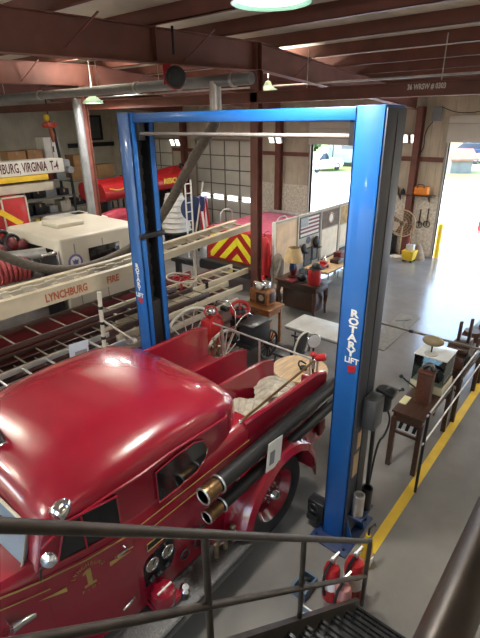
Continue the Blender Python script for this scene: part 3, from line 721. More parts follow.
# loads on the truck
cp = MB()
ct = at(271.5, 445, Y=2.11)
c = V((3.02, 2.112, 1.20)); cp = thing('paper_notice', 'small white paper notice hanging on the black suction hoses', 'notice', (3.02, 2.10, 1.10))
MB().box((3.0, 2.098, 1.27), (.24, .004, .33), 0, M4.Rotation(.12, 4, 'Y')).build('sheet', PAPER, cp)
MB().box((2.96, 2.094, 1.25), (.08, .003, .15), 0, M4.Rotation(.12, 4, 'Y')).build('printed_picture', GREYP, cp)
def bundle(name, pts, r, mm, label, cat, group=None, n=10):
    m = MB(); m.tube(pts, r, n, smooth=2); o = m.build(name, mm); return tag(o, label, cat, group)
def folded(name, c, ax, ln, wd, hgt, label, yaw):
    m = MB(); rot = M4.Rotation(yaw, 4, 'Z')
    nf = 5
    for k in range(nf):
        o = rot @ V((0, (k - (nf - 1) / 2) * wd / nf, 0))
        pts = []
        for i in range(9):
            t = i / 8 - .5; pts.append(V(c) + o + rot @ V((t * ln, random.uniform(-.012, .012), hgt * (.62 - 2.0 * t * t) * (.8 + .25 * random.random()))))
        m.tube(pts, wd / nf * .78, 8, rs=[wd / nf * .78 * (.75 + .35 * random.random()) for _ in pts])
    return tag(m.build(name, CANVAS), label, 'hose bundle', 'folded canvas hoses')
folded('canvas_hose', (3.34, 2.68, 1.26), 0, .44, .38, .24, 'off-white folded canvas hose bundle lying in the hose bed nearest the cab', .5)
folded('canvas_hose', (3.86, 2.70, 1.26), 0, .44, .42, .20, 'off-white folded canvas hose bundle in the hose bed farther from the cab', -.9)
m = MB()
for k in range(4): m.torus((3.30, 3.19, 1.155 + k * .065), .155, .034, N=28)
tag(m.build('rubber_hose_coil', BLACK), 'coiled black rubber hose lying between the red bed dividers', 'hose coil')
# ================================================================== LADDER TRUCK BEHIND THE ENGINE
LT = thing('ladder_truck', 'long old ladder truck loaded with cream, brown and silver ladders behind the red fire engine', 'ladder truck', (3.0, 6.05, 0))
m = MB(); m.bx(-3, 6.6, 5.15, 7.0, .55, .80, .01); m.build('deck', mat('deck_maroon', (.05, .010, .010), .5), LT)
m = MB(); m.bx(-3, 3.3, 5.22, 5.27, .80, 1.10, .01); m.bx(-3, 6.6, 6.90, 6.95, .80, 1.35, .01); m.each('side_panel', MAROON, LT)
m = MB()
for xc in (-1.5, 2.2, 5.9): m.bx(xc - .04, xc + .04, 5.25, 6.95, 1.05, 1.12); m.bx(xc - .04, xc + .04, 5.9, 6.0, .8, 1.15); m.bx(xc - .04, xc + .04, 6.45, 6.55, .8, 1.86)
m.bx(5.85, 5.95, 6.05, 6.65, 1.78, 1.86); m.bx(-1.55, -1.45, 6.05, 6.65, 1.78, 1.86)
m.each('ladder_cradle', SATIN, LT)
for xc in (-1.6, 4.9):
    for yc, sg in ((5.45, -1), (6.7, 1)):
        w = MB().lathe([(.28, -.09), (.42, -.11), (.46, -.05), (.46, .05), (.42, .11), (.28, .09), (.28, -.09)], (xc, yc, .46), (0, sg, 0), 28).build('wheel', TIRE, LT)
        MB().lathe([(0, .04), (.1, .04), (.2, .0), (.29, .06), (.29, -.03), (0, -.03)], (xc, yc, .46), (0, sg, 0), 24).build('wheel_disc', RED2, w)
# the aerial: two deep cream rails, rungs between
LA = MB()
rise = lambda x: 0 if x < 4.4 else .045 * (x - 4.4)
for y0, y1, z0, z1 in ((6.08, 6.13, 1.88, 2.11), (6.06, 6.16, 2.105, 2.13), (6.56, 6.61, 1.92, 2.11), (6.53, 6.63, 2.105, 2.13)):
    LA.rings([[(x, y0, zz + rise(x)), (x, y1, zz + rise(x)), (x, y1, z1 + rise(x)), (x, y0, z1 + rise(x))] for x, zz in ((-3, z0), (4.2, z0), (4.4, max(z0, 2.0)), (6, max(z0, 2.0)), (7.72, max(z0, 2.0)))])
la = LA.build('aerial_ladder', CREAM, LT)
m = MB(); x = -2.8
while x < 7.7: m.bar((x, 6.1, 2.06 + rise(x)), (x, 6.58, 2.06 + rise(x)), .03, .03); x += .36
m.each('rung', CREAM, la)
m = MB(); x = -2.6
while x < 4.6: m.bx(x, x + .10, 6.24, 6.27, 2.02, 2.12); m.bx(x, x + .16, 6.42, 6.47, 2.02, 2.12); x += .36
m.bx(-3, 4.8, 6.20, 6.24, 2.0, 2.10); m.bx(-3, 4.8, 6.43, 6.47, 2.0, 2.1)
m.build('fly_section', OFFW, la)
xa, xb = at(45, 298, Y=6.07).x, at(88, 286, Y=6.07).x
MB().text('LYNCHBURG', ((xa + xb) / 2, 6.076, 1.985), (1, 0, 0), (0, 0, 1), .165, .001, bold=.005, sx=(xb - xa) / .99).build('rail_lettering', mat('faded_orange_red', (.42, .10, .04), .6), la)
xa, xb = at(105, 281, Y=6.07).x, at(121, 275, Y=6.07).x
MB().text('FIRE', ((xa + xb) / 2, 6.076, 1.985), (1, 0, 0), (0, 0, 1), .15, .001, bold=.005, sx=(xb - xa) / .36).build('rail_lettering', mat('faded_orange_red', (.42, .10, .04), .6), la)
def ladder(name, x0, x1, ya, yb, z, rw, rh, mm, mr, pitch=.33, par=None, rr=.016):
    m = MB()
    for yy in (ya, yb): m.bx(x0, x1, yy - rw / 2, yy + rw / 2, z - rh / 2, z + rh / 2, .004)
    o = m.build(name, mm, par or LT)
    m = MB(); x = x0 + .15
    while x < x1 - .05: m.cyl((x, ya, z), (x, yb, z), rr, n=8); x += pitch
    m.each('rung', mr, o); return o
BRN = mat('dark_varnish', (.045, .018, .014), .4)
ladder('brown_ladder', -3, 5.6, 5.42, 5.84, 1.44, .035, .09, BRN, mat('rung_ash', (.20, .16, .12), .5), .30, rr=.012)
ladder('brown_ladder', -3, 4.9, 5.50, 5.94, 1.26, .035, .09, BRN, mat('rung_ash', (.20, .16, .12), .5), .30, rr=.012)
ladder('brown_ladder', -3, 4.9, 5.50, 6.02, 1.72, .03, .07, BRN, mat('rung_ash', (.20, .16, .12), .5), .36, rr=.012)
ladder('silver_ladder', -2.5, 3.42, 4.97, 5.36, 1.47, .03, .075, SILVER, SILVER, .32)
ladder('silver_ladder', -2.2, 3.36, 5.00, 5.32, 1.33, .03, .07, SILVER, SILVER, .32)
ladder('silver_ladder', -2.0, 3.40, 4.96, 5.28, 1.19, .03, .07, OFFW, SILVER, .32)
ladder('cream_ladder', 3.9, 7.25, 5.86, 6.30, 1.39, .045, .11, CREAM, CREAM, .28)
ladder('cream_ladder', 3.6, 6.55, 5.44, 5.80, 1.30, .045, .10, CREAM, CREAM, .28)
ladder('cream_ladder', 3.7, 6.4, 5.42, 5.78, 1.08, .045, .10, OFFW, CREAM, .28)
MB().bx(5.95, 6.02, 5.83, 5.90, 1.31, 1.47).build('strap', SATIN, LT)
# stanchions
a = at(99, 292, Y=5.06); b = at(105, 352, Y=5.06)
m = MB(); m.cyl(b, a, .028); m.cyl((a.x, a.y, 1.2), b, .028); s1 = m.build('stanchion', OFFW, LT)
m = MB(); m.tube([b.lerp(a, .55), at(135, 341, Y=4.88)], .016); m.ball(at(135, 341, Y=4.88), .035); m.build('stay', OFFW, s1)
m = MB()
for t in (.25, .5, .75): p = b.lerp(a, t); m.cyl(p - V((0, 0, .02)), p + V((0, 0, .02)), .034)
m.each('band', SATIN, s1)
a = at(194, 250, Y=6.02); 
m = MB(); m.cyl((a.x, 6.02, .8), a, .026); m.tube([(a.x, 6.02, 1.55), (a.x - .3, 6.02, 1.3)], .018); m.tube([(a.x, 6.02, 1.55), (a.x + .3, 6.02, 1.3)], .018); m.build('stanchion', OFFW, LT)
tw = at(181, 278, Y=6.0)
st = MB().torus(tw, .27, .018, (.1, -.1, 1)).build('tiller_wheel', OFFW, LT)
m = MB()
for k in range(5):
    a = k * 2 * PI / 5; m.cyl(tw, tw + V((.26 * math.cos(a), .26 * math.sin(a), 0)), .012)
m.cyl(tw, (tw.x, tw.y, 1.0), .022); m.torus(tw, .14, .012); m.build('wheel_spokes', RED2, st)
c = at(206, 280, Y=6.6)
MB().box(c, (.50, .08, .38), .03).build('tiller_seat', MAROON, LT)
MB().bx(c.x - .25, c.x + .25, 6.3, 6.6, c.z - .25, c.z - .17, .02).build('seat_cushion', MAROON, LT)
nt_ = thing('paper_sign', 'small pale blue paper sign taped to the silver ladder rail', 'sign', at(79, 356, Y=4.93))
c = at(79, 349, Y=4.93)
MB().box(c, (.27, .004, .19), 0, M4.Rotation(.08, 4, 'Y')).build('sheet', mat('pale_blue_paper', (.55, .64, .74), .7), nt_)
m = MB(); m.box(c + V((.02, -.004, -.05)), (.17, .002, .05), 0, M4.Rotation(.08, 4, 'Y')); m.build('printed_line', GREYP, nt_)
# ================================================================== ANTIQUE HAND PUMPER
HP = thing('hand_pumper', 'antique wheeled pumper with spoked wheels, chrome lantern and red valve wheel', 'antique pumper', (5.3, 5.05, 0))
def spoked(c, r, mm, par):
    w = MB().torus(c, r, .026, (0, 1, 0), 40, 8).build('spoked_wheel', mm, par)
    m = MB()
    for k in range(14):
        a = 2 * PI * k / 14; m.cyl(c, V(c) + V((r * math.cos(a), 0, r * math.sin(a))), .013, .010, 6)
    m.cyl(V(c) - V((0, .07, 0)), V(c) + V((0, .07, 0)), .055)
    m.build('spokes', mm, w); return w
GW = mat('grey_white_paint', (.55, .53, .48), .45)
cw = at(194, 338, Y=5.32); 
spoked(V((cw.x - .1, 5.32, .68)), .68, GW, HP); spoked(V((cw.x + .1, 4.72, .55)), .5, GW, HP)
spoked(V((cw.x + 1.45, 5.26, .28)), .28, SATIN, HP); spoked(V((cw.x + 1.45, 4.76, .28)), .28, SATIN, HP)
m = MB(); m.bx(cw.x - .5, cw.x + 1.55, 4.82, 4.88, .62, .70, .01); m.bx(cw.x - .5, cw.x + 1.55, 5.14, 5.20, .62, .70, .01)
for xx in (-.4, .5, 1.35, 1.5): m.bx(cw.x + xx - .03, cw.x + xx + .03, 4.82, 5.2, .56, .64)
m.build('frame', RED2, HP)
c = at(211, 313, Y=4.95)
ln = MB().lathe([(0, .11), (.04, .10), (.075, .05), (.085, .0), (.08, -.05), (.05, -.09), (0, -.10)], c, (-.5, -.6, .4), 24).build('lantern', CHROME, HP)
MB().torus(c + V((.03, .03, 0)), .105, .014, (-.5, -.6, .4)).build('lantern_ring', RED2, ln)
m = MB(); m.bx(c.x - .12, c.x + .14, 4.85, 5.1, .7, c.z - .12, .03); m.tube([(c.x - .1, 4.9, c.z - .15), (c.x + .05, 4.88, c.z - .0), (c.x + .2, 4.9, c.z - .15), (c.x + .2, 4.9, .7)], .03, 8, smooth=1)
m.build('red_housing', RED2, HP)
for dz, dy in ((0, 0), (-.12, .1)):
    a = at(222, 333, Y=4.85 + dy); b = at(250, 320, Y=4.85 + dy)
    MB().cyl(a + V((0, 0, dz)), b + V((0, 0, dz)), .024).build('pump_bar', mat('painted_wood_bar', (.28, .08, .05), .5), HP)
v = at(240, 309, Y=4.9)
m = MB(); m.cyl((v.x, 4.9, .65), (v.x, 4.9, v.z - .12), .10, .08); m.cyl((v.x, 4.9, v.z - .3), (v.x, 4.9, v.z - .05), .03); m.bx(v.x - .12, v.x + .3, 4.78, 5.05, .65, 1.0, .03)
m.lathe([(0, 0), (.14, 0), (.15, .05), (.11, .18), (.05, .24), (0, .25)], (v.x + .02, 4.92, 1.0)); m.build('pump_body', SATIN, HP)
hw_ = MB().torus(v, .155, .03, (-.5, -.45, .7), 28, 8).build('valve_wheel', RED2, HP)
m = MB()
ax = V((-.5, -.45, .7)).normalized(); u = ax.orthogonal().normalized(); w_ = ax.cross(u)
for k in range(4):
    a = k * PI / 2; m.cyl(v, v + (u * math.cos(a) + w_ * math.sin(a)) * .15, .02)
m.cyl(v - ax * .14, v + ax * .05, .03); m.build('wheel_spokes', RED2, hw_)
g = at(252, 333, Y=4.75)
gg = MB().lathe([(0, 0), (.085, 0), (.10, .015), (.095, .035), (.08, .03), (0, .03)], g, (-.55, -.6, .5), 24).build('pressure_gauge', BRASS, HP)
MB().lathe([(0, .036), (.075, .034), (.07, .03), (0, .03)], g, (-.55, -.6, .5), 24).build('gauge_dial', mat('dial', (.62, .58, .46), .5), gg)
m = MB(); m.cyl((g.x, 4.75, .7), g, .02); m.bx(g.x - .08, g.x + .10, 4.74, 5.0, .66, g.z - .14, .02); m.build('gauge_stand', SATIN, HP)
b = at(262, 352, Y=4.55)
bx_ = MB(); bx_.bx(5.55, 6.02, 4.36, 4.68, .74, 1.06, .02); bx_.bx(5.52, 6.05, 4.34, 4.70, 1.04, 1.10, .015); bx_.build('battery_box', mat('black_leatherette', (.022, .023, .026), .35), HP)
MB().bx(5.5, 6.06, 4.4, 5.1, .66, .74, .005).build('box_shelf', SATIN, HP)
m = MB()
for (x, y, z, r) in ((4.95, 4.72, .98, .05), (5.1, 4.68, 1.08, .04), (5.0, 4.66, .86, .05), (4.8, 4.7, .92, .04)): m.cyl((x, y, .68), (x, y, z), r * .5); m.ball((x, y, z), r)
m.build('fittings', mat('tarnished_brass', (.30, .22, .14), .4, .7, .3, 12), HP)
m = MB(); m.tube([(cw.x + .2, 4.74, .7), (cw.x + .45, 4.68, 1.15), (cw.x + .85, 4.70, 1.20), (cw.x + 1.0, 4.72, .7)], .014, smooth=2); m.tube([(cw.x + .5, 5.25, .7), (cw.x + .4, 5.24, 1.4), (cw.x + .5, 4.8, 1.45), (cw.x + .5, 4.76, .7)], .012, smooth=1)
m.each('bent_tube', CHROME, HP)
# ================================================================== WHITE ENGINE
WE = thing('white_fire_engine', 'cream-white crew-cab fire engine with purple emblem beside the ladder truck', 'fire engine', (4.5, 9.3, 0))
CABW = mat('cream_white_paint', (.54, .49, .395), .35, 0, .05, 2, coat=.3)
m = MB(); m.box((5.45, 9.3, 1.42), (2.0, 2.14, 1.62), .06, None, 3); cb = m.build('cab', CABW, WE)
m = MB()
for x in (4.75, 5.4, 6.1): m.bx(x - .012, x + .012, 8.226, 8.236, .75, 2.1)
m.each('door_seam', mat('seam_shadow', (.25, .23, .19), .6), cb)
a, b_ = at(90, 259, Y=8.22), at(118, 246, Y=8.22)
MB().bx(a.x, b_.x + .04, 8.215, 8.24, 1.62, 1.95, .02).build('side_window', DGLASS, cb)
e = at(76, 262, Y=8.22)
em = MB().lathe([(0, .006), (.16, .006), (.16, 0), (0, 0)], (e.x, 8.232, e.z), (0, -1, 0), 28).build('emblem_disc', mat('purple_emblem', (.16, .12, .34), .5), cb)
MB().lathe([(0, .004), (.115, .004), (.115, 0), (0, 0)], (e.x, 8.227, e.z), (0, -1, 0), 28).build('emblem_face', PAPER, em)
MB().prism([(e.x + dx, 8.222, e.z + dz) for dx, dz in ((-.07, .06), (-.03, .03), (0, .06), (.03, .03), (.07, .06), (.05, -.05), (0, -.08), (-.05, -.05))], (0, .003, 0)).build('emblem_mark', mat('purple_emblem', (.16, .12, .34), .5), em)
m = MB(); m.box((5.3, 9.5, 2.27), (.62, .7, .10), .03); m.build('roof_unit', CABW, WE)
m = MB(); m.bx(4.43, 4.46, 8.5, 10.1, 1.5, 2.0, .02); m.build('rear_cab_window', DGLASS, cb)
m = MB(); m.bx(1.0, 4.40, 8.35, 10.25, .6, 1.42, .03); m.build('pump_body', mat('aluminium_body', (.36, .35, .33), .4, .4, .2, 5), WE)
m = MB(); m.bx(4.05, 4.38, 8.26, 8.34, .7, 1.95, .02); m.build('pump_panel', SATIN, WE)
m = MB(); m.bx(4.36, 4.42, 8.28, 8.34, 1.0, 2.0, .01); m.bx(4.10, 4.42, 8.28, 8.34, 1.93, 2.02, .02); m.build('panel_trim', CHROME, WE)
m = MB(); m.tube([(4.35, 8.6, 1.95), (3.6, 9.0, 1.93), (2.6, 9.7, 1.98)], .11, 12, smooth=1); m.build('deluge_pipe', SILVER, WE)
for xc in (1.8, 5.6):
    for yc, sg in ((8.42, -1), (10.18, 1)): MB().lathe([(0, .06), (.28, .08), (.42, .11), (.5, .05), (.5, -.05), (.42, -.1), (0, -.1)], (xc, yc, .5), (0, sg, 0), 28).build('wheel', TIRE, WE)
rc = at(10, 258, Y=8.75)
hr_ = thing('hose_reel', 'red booster hose wound on a reel on the white fire engine', 'hose reel', (rc.x, 8.9, 1.42))
m = MB()
for k in range(7): m.torus((rc.x - .27 + k * .09, 8.9, 1.72), .25, .045, (1, 0, 0), 28, 8)
m.build('red_hose', mat('red_hose', (.36, .06, .06), .6), hr_)
m = MB()
for x in (-.36, .36): m.cyl((rc.x + x - .015, 8.9, 1.72), (rc.x + x + .015, 8.9, 1.72), .295)
m.cyl((rc.x - .4, 8.9, 1.72), (rc.x + .4, 8.9, 1.72), .06); m.bx(rc.x - .4, rc.x + .4, 8.75, 9.05, 1.42, 1.48)
m.build('reel_flange', SILVER, hr_)
b = at(5, 233, Y=9.6)
t = thing('red_monitor', 'dark red and black nozzle assembly standing on the white fire engine body', 'nozzle', (b.x, 9.6, 1.42))
m = MB(); m.ball((b.x, 9.6, 2.0), .20, (1, 1, 1.1)); m.ball((b.x + .25, 9.55, 1.95), .15); m.build('nozzle_body', MAROON, t)
m = MB(); m.cyl((b.x, 9.6, 1.42), (b.x, 9.6, 1.9), .06); m.torus((b.x + .05, 9.45, 2.05), .18, .03, (.3, -1, .3)); m.torus((b.x - .1, 9.5, 2.2), .12, .04, (.3, -1, .3)); m.build('nozzle_bracket', BLACK, t)
# a second, whiter vehicle roof behind
WP = thing('white_pickup', 'white pickup roof and hood showing just past the blue left lift post', 'truck', (7.3, 12.0, 0))
m = MB(); m.box((7.3, 12.0, 1.05), (2.4, 1.8, .9), .1); m.box((7.1, 12.0, 1.62), (1.3, 1.5, .5), .12); m.build('body', WHITE, WP)
m = MB(); m.bx(6.9, 7.4, 11.24, 11.27, 1.5, 1.78, .02); m.bx(7.2, 7.5, 11.5, 12.4, 1.865, 1.885, .01); m.each('window', DGLASS, WP)
for xc in (6.5, 8.1): MB().lathe([(0, .05), (.36, .09), (.38, 0), (.36, -.09), (0, -.05)], (xc, 11.2, .38), (0, -1, 0)).build('wheel', TIRE, WP)
# ================================================================== TOWER LADDER TRUCK
TT = thing('tower_truck', 'tower ladder truck with a long white lettered boom at the far side of the hall', 'ladder truck', (5.2, 13.6, 0))
def z_at(x, y, Y): return at(x, y, Y=Y).z
za, zb = at(62, 172, Y=13).z, at(62, 158, Y=13).z
bx1 = at(64, 165, Y=13).x
bm2 = MB().bx(0, bx1, 13.0, 13.5, za, zb, .02).build('boom', WHITE, TT)
t0, t1 = at(0, 170, Y=13).x, at(59, 166, Y=13).x
MB().text('LYNCHBURG, VIRGINIA  T-4', (t1 - .02, 12.994, (za + zb) / 2), (1, 0, 0), (0, 0, 1), (zb - za) * .92, .001, 'RIGHT', bold=.006, sx=.50).build('boom_lettering', mat('dark_red_letters', (.10, .02, .02), .6), bm2)
m = MB(); m.bx(bx1 - .02, bx1 + .25, 13.05, 13.45, za - .02, zb - .05, .06); m.cyl((bx1 + .15, 12.9, za + .05), (bx1 + .15, 13.5, za + .05), .10); m.build('boom_head', GREYP, bm2)
zc = at(40, 180, Y=13).z
MB().bx(0, bx1 - .55, 12.98, 13.45, zc - .0, za - .01, .01).build('boom_underside', YEL, bm2)
MB().bx(0, at(55, 188, Y=13).x, 13.05, 13.4, at(20, 194, Y=13).z, at(20, 185, Y=13).z, .03).build('lower_boom', OFFW, TT)
m = MB(); m.bx(3.4, 3.9, 13.0, 13.5, 1.2, 3.0, .03); m.build('boom_pedestal', SATIN, TT)
m = MB(); m.bx(1.0, 4.9, 12.7, 14.8, .5, 1.3, .03); m.build('chassis_body', MAROON, TT)
pa, pb = at(5, 222, Y=12.6), at(26, 196, Y=12.6)
c = MB().bx(pa.x, pb.x, 12.62, 14.7, .9, pb.z, .03).build('red_cabinet', RED2, TT)
m = MB(); m.bx(pa.x, pa.x + .04, 12.60, 12.63, .9, pb.z + .03); m.bx(pb.x - .04, pb.x, 12.60, 12.63, .9, pb.z + .03); m.bx(pa.x, pb.x, 12.60, 12.63, pb.z - .01, pb.z + .03); m.build('cabinet_edge', OFFW, c)
m = MB(); m.bar(at(0, 212, Y=12.4), at(22, 224, Y=12.4), .05, .14); m.bx(pb.x - .3, pb.x + .05, 12.45, 12.62, .9, 1.35); m.each('yellow_outrigger', YEL, TT)
for xc in (1.7, 4.2): MB().lathe([(0, .06), (.3, .08), (.46, .11), (.5, 0), (.46, -.1), (0, -.1)], (xc, 12.72, .5), (0, -1, 0)).build('wheel', TIRE, TT)
# ================================================================== RED ENGINE WITH CHEVRON TAIL
CE = thing('chevron_fire_engine', 'red fire engine whose tail carries yellow and red chevron stripes', 'fire engine', (12.2, 7.95, 0))
m = MB(); m.box((10.8, 7.95, 1.0), (2.8, 2.3, 1.10), .05); ce = m.build('body', RED2, CE)
m = MB(); m.bx(9.5, 12.0, 6.95, 8.95, 1.54, 1.585, .02); m.build('hose_cover', mat('pink_tarp', (.52, .10, .16), .7, 0, .15, 5), CE)
m = MB(); m.bx(12.04, 12.16, 7.0, 8.9, 1.54, 1.66, .03); m.each('light_bar', SILVER, CE)
# chevrons on the tail, mirrored about the centre line
xt = 9.395; z0, z1 = .70, 1.52; yc = 7.95; hwid = 1.0
bp = MB().bx(xt, xt + .005, yc - hwid, yc + hwid, z0, z1).build('chevron_board', mat('chevron_red', (.38, .012, .015), .4), CE)
m = MB()
CYW = mat('chevron_yellow', (.80, .72, .03), .4)
p = .40
def clip(poly, f):
    out = []
    for i in range(len(poly)):
        a, b = poly[i], poly[(i + 1) % len(poly)]; fa, fb = f(a), f(b)
        if fa >= 0: out.append(a)
        if fa * fb < 0: t = fa / (fa - fb); out.append((a[0] + (b[0] - a[0]) * t, a[1] + (b[1] - a[1]) * t))
    return out
for sg in (-1, 1):
    for k in range(-4, 8):
        zc = z0 - 1.0 + k * p * 1.15
        poly = [(0, zc + 1.0), (hwid, zc), (hwid, zc + p * .58), (0, zc + 1.0 + p * .58)]
        for f in (lambda q: q[1] - z0 - .02, lambda q: z1 - .02 - q[1]):
            if len(poly) > 2: poly = clip(poly, f)
        if len(poly) > 2: m.prism([(xt - .004, yc + sg * u, z) for u, z in poly], (.003, 0, 0))
m.build('chevron_stripes', CYW, bp)
m = MB(); m.bx(8.95, 9.42, 6.9, 9.0, .45, .68, .03); m.bx(8.9, 9.0, 7.0, 8.9, .50, .75, .02); m.build('rear_bumper', BLACK, CE)
MB().bx(8.885, 8.90, 7.7, 8.05, .52, .66).build('number_plate', mat('plate_yellow', (.5, .45, .15), .5), CE)
m = MB()
for x, yy in ((9.8, 6.95), (9.8, 8.9)): m.tube([(x, yy, 1.55), (x, yy, 1.95), (x + .5, yy, 1.95), (x + .5, yy, 1.55)], .02, smooth=1)
m.each('grab_rail', SILVER, CE)
m = MB()
for z in (1.15, 1.48): m.bx(9.5, 12.1, 6.782, 6.80, z - .02, z + .02)
m.each('body_trim', OFFW, CE)
for xc in (10.9,): MB().lathe([(0, .06), (.3, .08), (.46, .11), (.5, 0), (.46, -.1), (0, -.1)], (xc, 6.92, .5), (0, -1, 0)).build('wheel', TIRE, CE)
# ================================================================== RESCUE BOAT, DOME, FLAG
bt = at(150, 188, Y=14.0)
BO = thing('rescue_boat', 'red inflatable rescue boat with yellow lettering on a trailer behind the left lift post', 'boat', (bt.x, 14.2, 0))
tb = at(150, 175, Y=13.8).z; lb = at(150, 192, Y=13.8).z
xL, xR = at(101, 200, Y=13.8).x, at(189, 190, Y=13.8).x
rr_ = (tb - lb) / 2; zc = (tb + lb) / 2
MB().tube([(xL, 13.8, zc - .1), (xR - .8, 13.8, zc), (xR - .2, 13.9, zc + .12), (xR, 14.3, zc + .2), (xR - .2, 14.7, zc + .12), (xR - .8, 14.8, zc), (xL, 14.8, zc - .1)], rr_, 16, smooth=2).build('tube_hull', RED2, BO)
MB().bx(xL, xR - .6, 13.9, 14.7, zc - rr_, zc - rr_ + .06).build('boat_floor', SATIN, BO)
c = at(173, 183, Y=13.8 - rr_)
MB().text('RESCUE', (c.x, 13.8 - rr_ - .012, zc + .04), (1, 0, 0), (0, 0, 1), .26, .01, bold=.012).build('hull_lettering', mat('hull_yellow', (.8, .55, .05), .5), BO)
m = MB(); m.tube([(xL + .2, 13.8 - rr_ + .02, zc + .05)] + [(xL + .2 + i * .35, 13.8 - rr_ - .01, zc + .05 - (.09 if i % 2 else 0)) for i in range(1, 7)], .02, smooth=1); m.build('grab_rope', YEL, BO)
m = MB(); m.torus((xR - .1, 13.95, zc + rr_ + .05), .22, .04, (.3, -.8, .5)); m.build('boat_fitting', BLACK, BO)
m = MB(); m.bx(xL, xR - .4, 13.9, 14.0, .5, .6); m.bx(xL, xR - .4, 14.6, 14.7, .5, .6)
for x in (xL + .3, xR - .9): m.bx(x, x + .1, 13.9, 14.7, .6, zc - rr_)
m.build('trailer', SATIN, BO)
for yy in (13.75, 14.85): MB().lathe([(0, .05), (.3, .08), (.32, 0), (.3, -.08), (0, -.05)], ((xL + xR) / 2, yy, .32), (0, 1, 0)).build('wheel', TIRE, BO)
b2 = at(117, 214, Y=12.9)
o = MB(); o.tube([(b2.x - .5, 12.9, b2.z - .1), (b2.x + .1, 12.9, b2.z), (b2.x + .5, 12.9, b2.z - .08)], .2, 12, smooth=1); o.bx(b2.x - .4, b2.x + .4, 12.7, 13.1, 0, b2.z - .15)
t = tag(o.build('jet_ski', mat('pinkish_red', (.45, .05, .08), .35, 0, .3, 4)), 'smaller red watercraft parked beneath the red inflatable boat', 'watercraft')
dc = at(176, 222, Y=12.6)
zb_, zt_ = at(176, 231, Y=12.6).z, at(172, 194, Y=12.6).z
DM = thing('white_tank', 'white ribbed tank standing behind the cream ladder, right of the left lift post', 'tank', (dc.x, 12.6, 0))
prof = [(0.0, zb_)]; n = 7
for k in range(n + 1):
    r = .56 - .24 * (k / n) ** 1.6; z = zb_ + (zt_ - zb_) * k / n
    prof += [(r, z), (r - .06, z + (zt_ - zb_) / n * .85)] if k < n else [(r, z)]
prof.append((0, zt_ + .03))
MB().lathe(prof, (dc.x, 12.6, 0), n=32).build('tank_shell', WHITE, DM)
m = MB(); m.cyl((dc.x, 12.6, 0), (dc.x, 12.6, zb_), .45); m.torus((dc.x, 12.6, zb_), .58, .05); m.build('tank_stand', SATIN, DM)
sc = at(198, 208, Y=11.45)
SG = thing('round_sign', 'round dark blue disc with a pale lilac panel beside the white tank', 'sign', (sc.x, 11.5, 0))
MB().lathe([(0, .02), (.42, .02), (.42, 0), (0, 0)], sc - V((.25, 0, 0)), (-.5, -.8, .2), 32).build('disc', NAVY, SG)
MB().box(sc + V((.22, .0, .0)), (.42, .03, .75), .01, M4.Rotation(-.3, 4, 'Z')).build('panel', mat('lilac_panel', (.45, .45, .66), .5), SG)
MB().cyl((sc.x, 11.5, 0), (sc.x, 11.5, sc.z), .04).build('sign_post', SATIN, SG)
lt = at(190, 224, Y=11.2)
SL = thing('step_ladder', 'short white ladder standing upright beside the white tank', 'ladder', (lt.x, 11.2, 0))
for dx in (-.13, .13): MB().bx(lt.x + dx - .02, lt.x + dx + .02, 11.18, 11.22, 0, at(188, 180, Y=11.2).z).build('side_rail', WHITE, SL)
for k in range(9): MB().bx(lt.x - .13, lt.x + .13, 11.185, 11.215, .3 + k * .3, .33 + k * .3).build('rung', WHITE, SL)
fl = at(204, 215, Y=10.9)
FG = thing('flag_on_pole', 'american flag hanging from a tilted white pole near the chevron engine', 'flag', (fl.x, 10.9, 0))
a, b = at(201, 185, Y=10.9), at(194, 246, Y=10.9)
MB().cyl(b, a + V((.1, 0, .1)), .025).build('flag_pole', OFFW, FG)
MB().cyl((b.x, 10.9, 0), b, .05).build('pole_stand', SATIN, FG)
zt, zb = at(204, 195, Y=10.9).z, at(204, 245, Y=10.9).z
wv = lambda u, v: V((fl.x - .16 + u * .34 + .1 * (v - .5), 10.86 + .05 * math.sin(u * 9 + v * 3), zt + (zb - zt) * v - .12 * u * (1 - v)))
for nm, rng, mm in (('red_stripes', [0, 2, 4, 6], RED2), ('white_stripes', [1, 3, 5], PAPER)):
    m = MB()
    for k in rng:
        m.rings([[wv(k / 7, j / 10), wv((k + 1) / 7, j / 10), wv((k + 1) / 7, j / 10) + V((0, .01, 0)), wv(k / 7, j / 10) + V((0, .01, 0))] for j in range(11)])
    m.build(nm, mm, FG)
m = MB(); m.rings([[wv(0, j / 10) - V((0, .006, 0)), wv(.5, j / 10) - V((0, .006, 0)), wv(.5, j / 10) - V((0, .003, 0)), wv(0, j / 10) - V((0, .003, 0))] for j in range(4)]); m.build('blue_canton', NAVY, FG)
cr = at(217, 250 - 14, Y=9.9)
o = MB(); o.bx(cr.x - .3, cr.x + .35, 9.5, 10.1, .0, .6, .03); 
tag(o.build('red_chest', MAROON), 'dark red chest on the floor left of the chevron engine tail', 'chest')
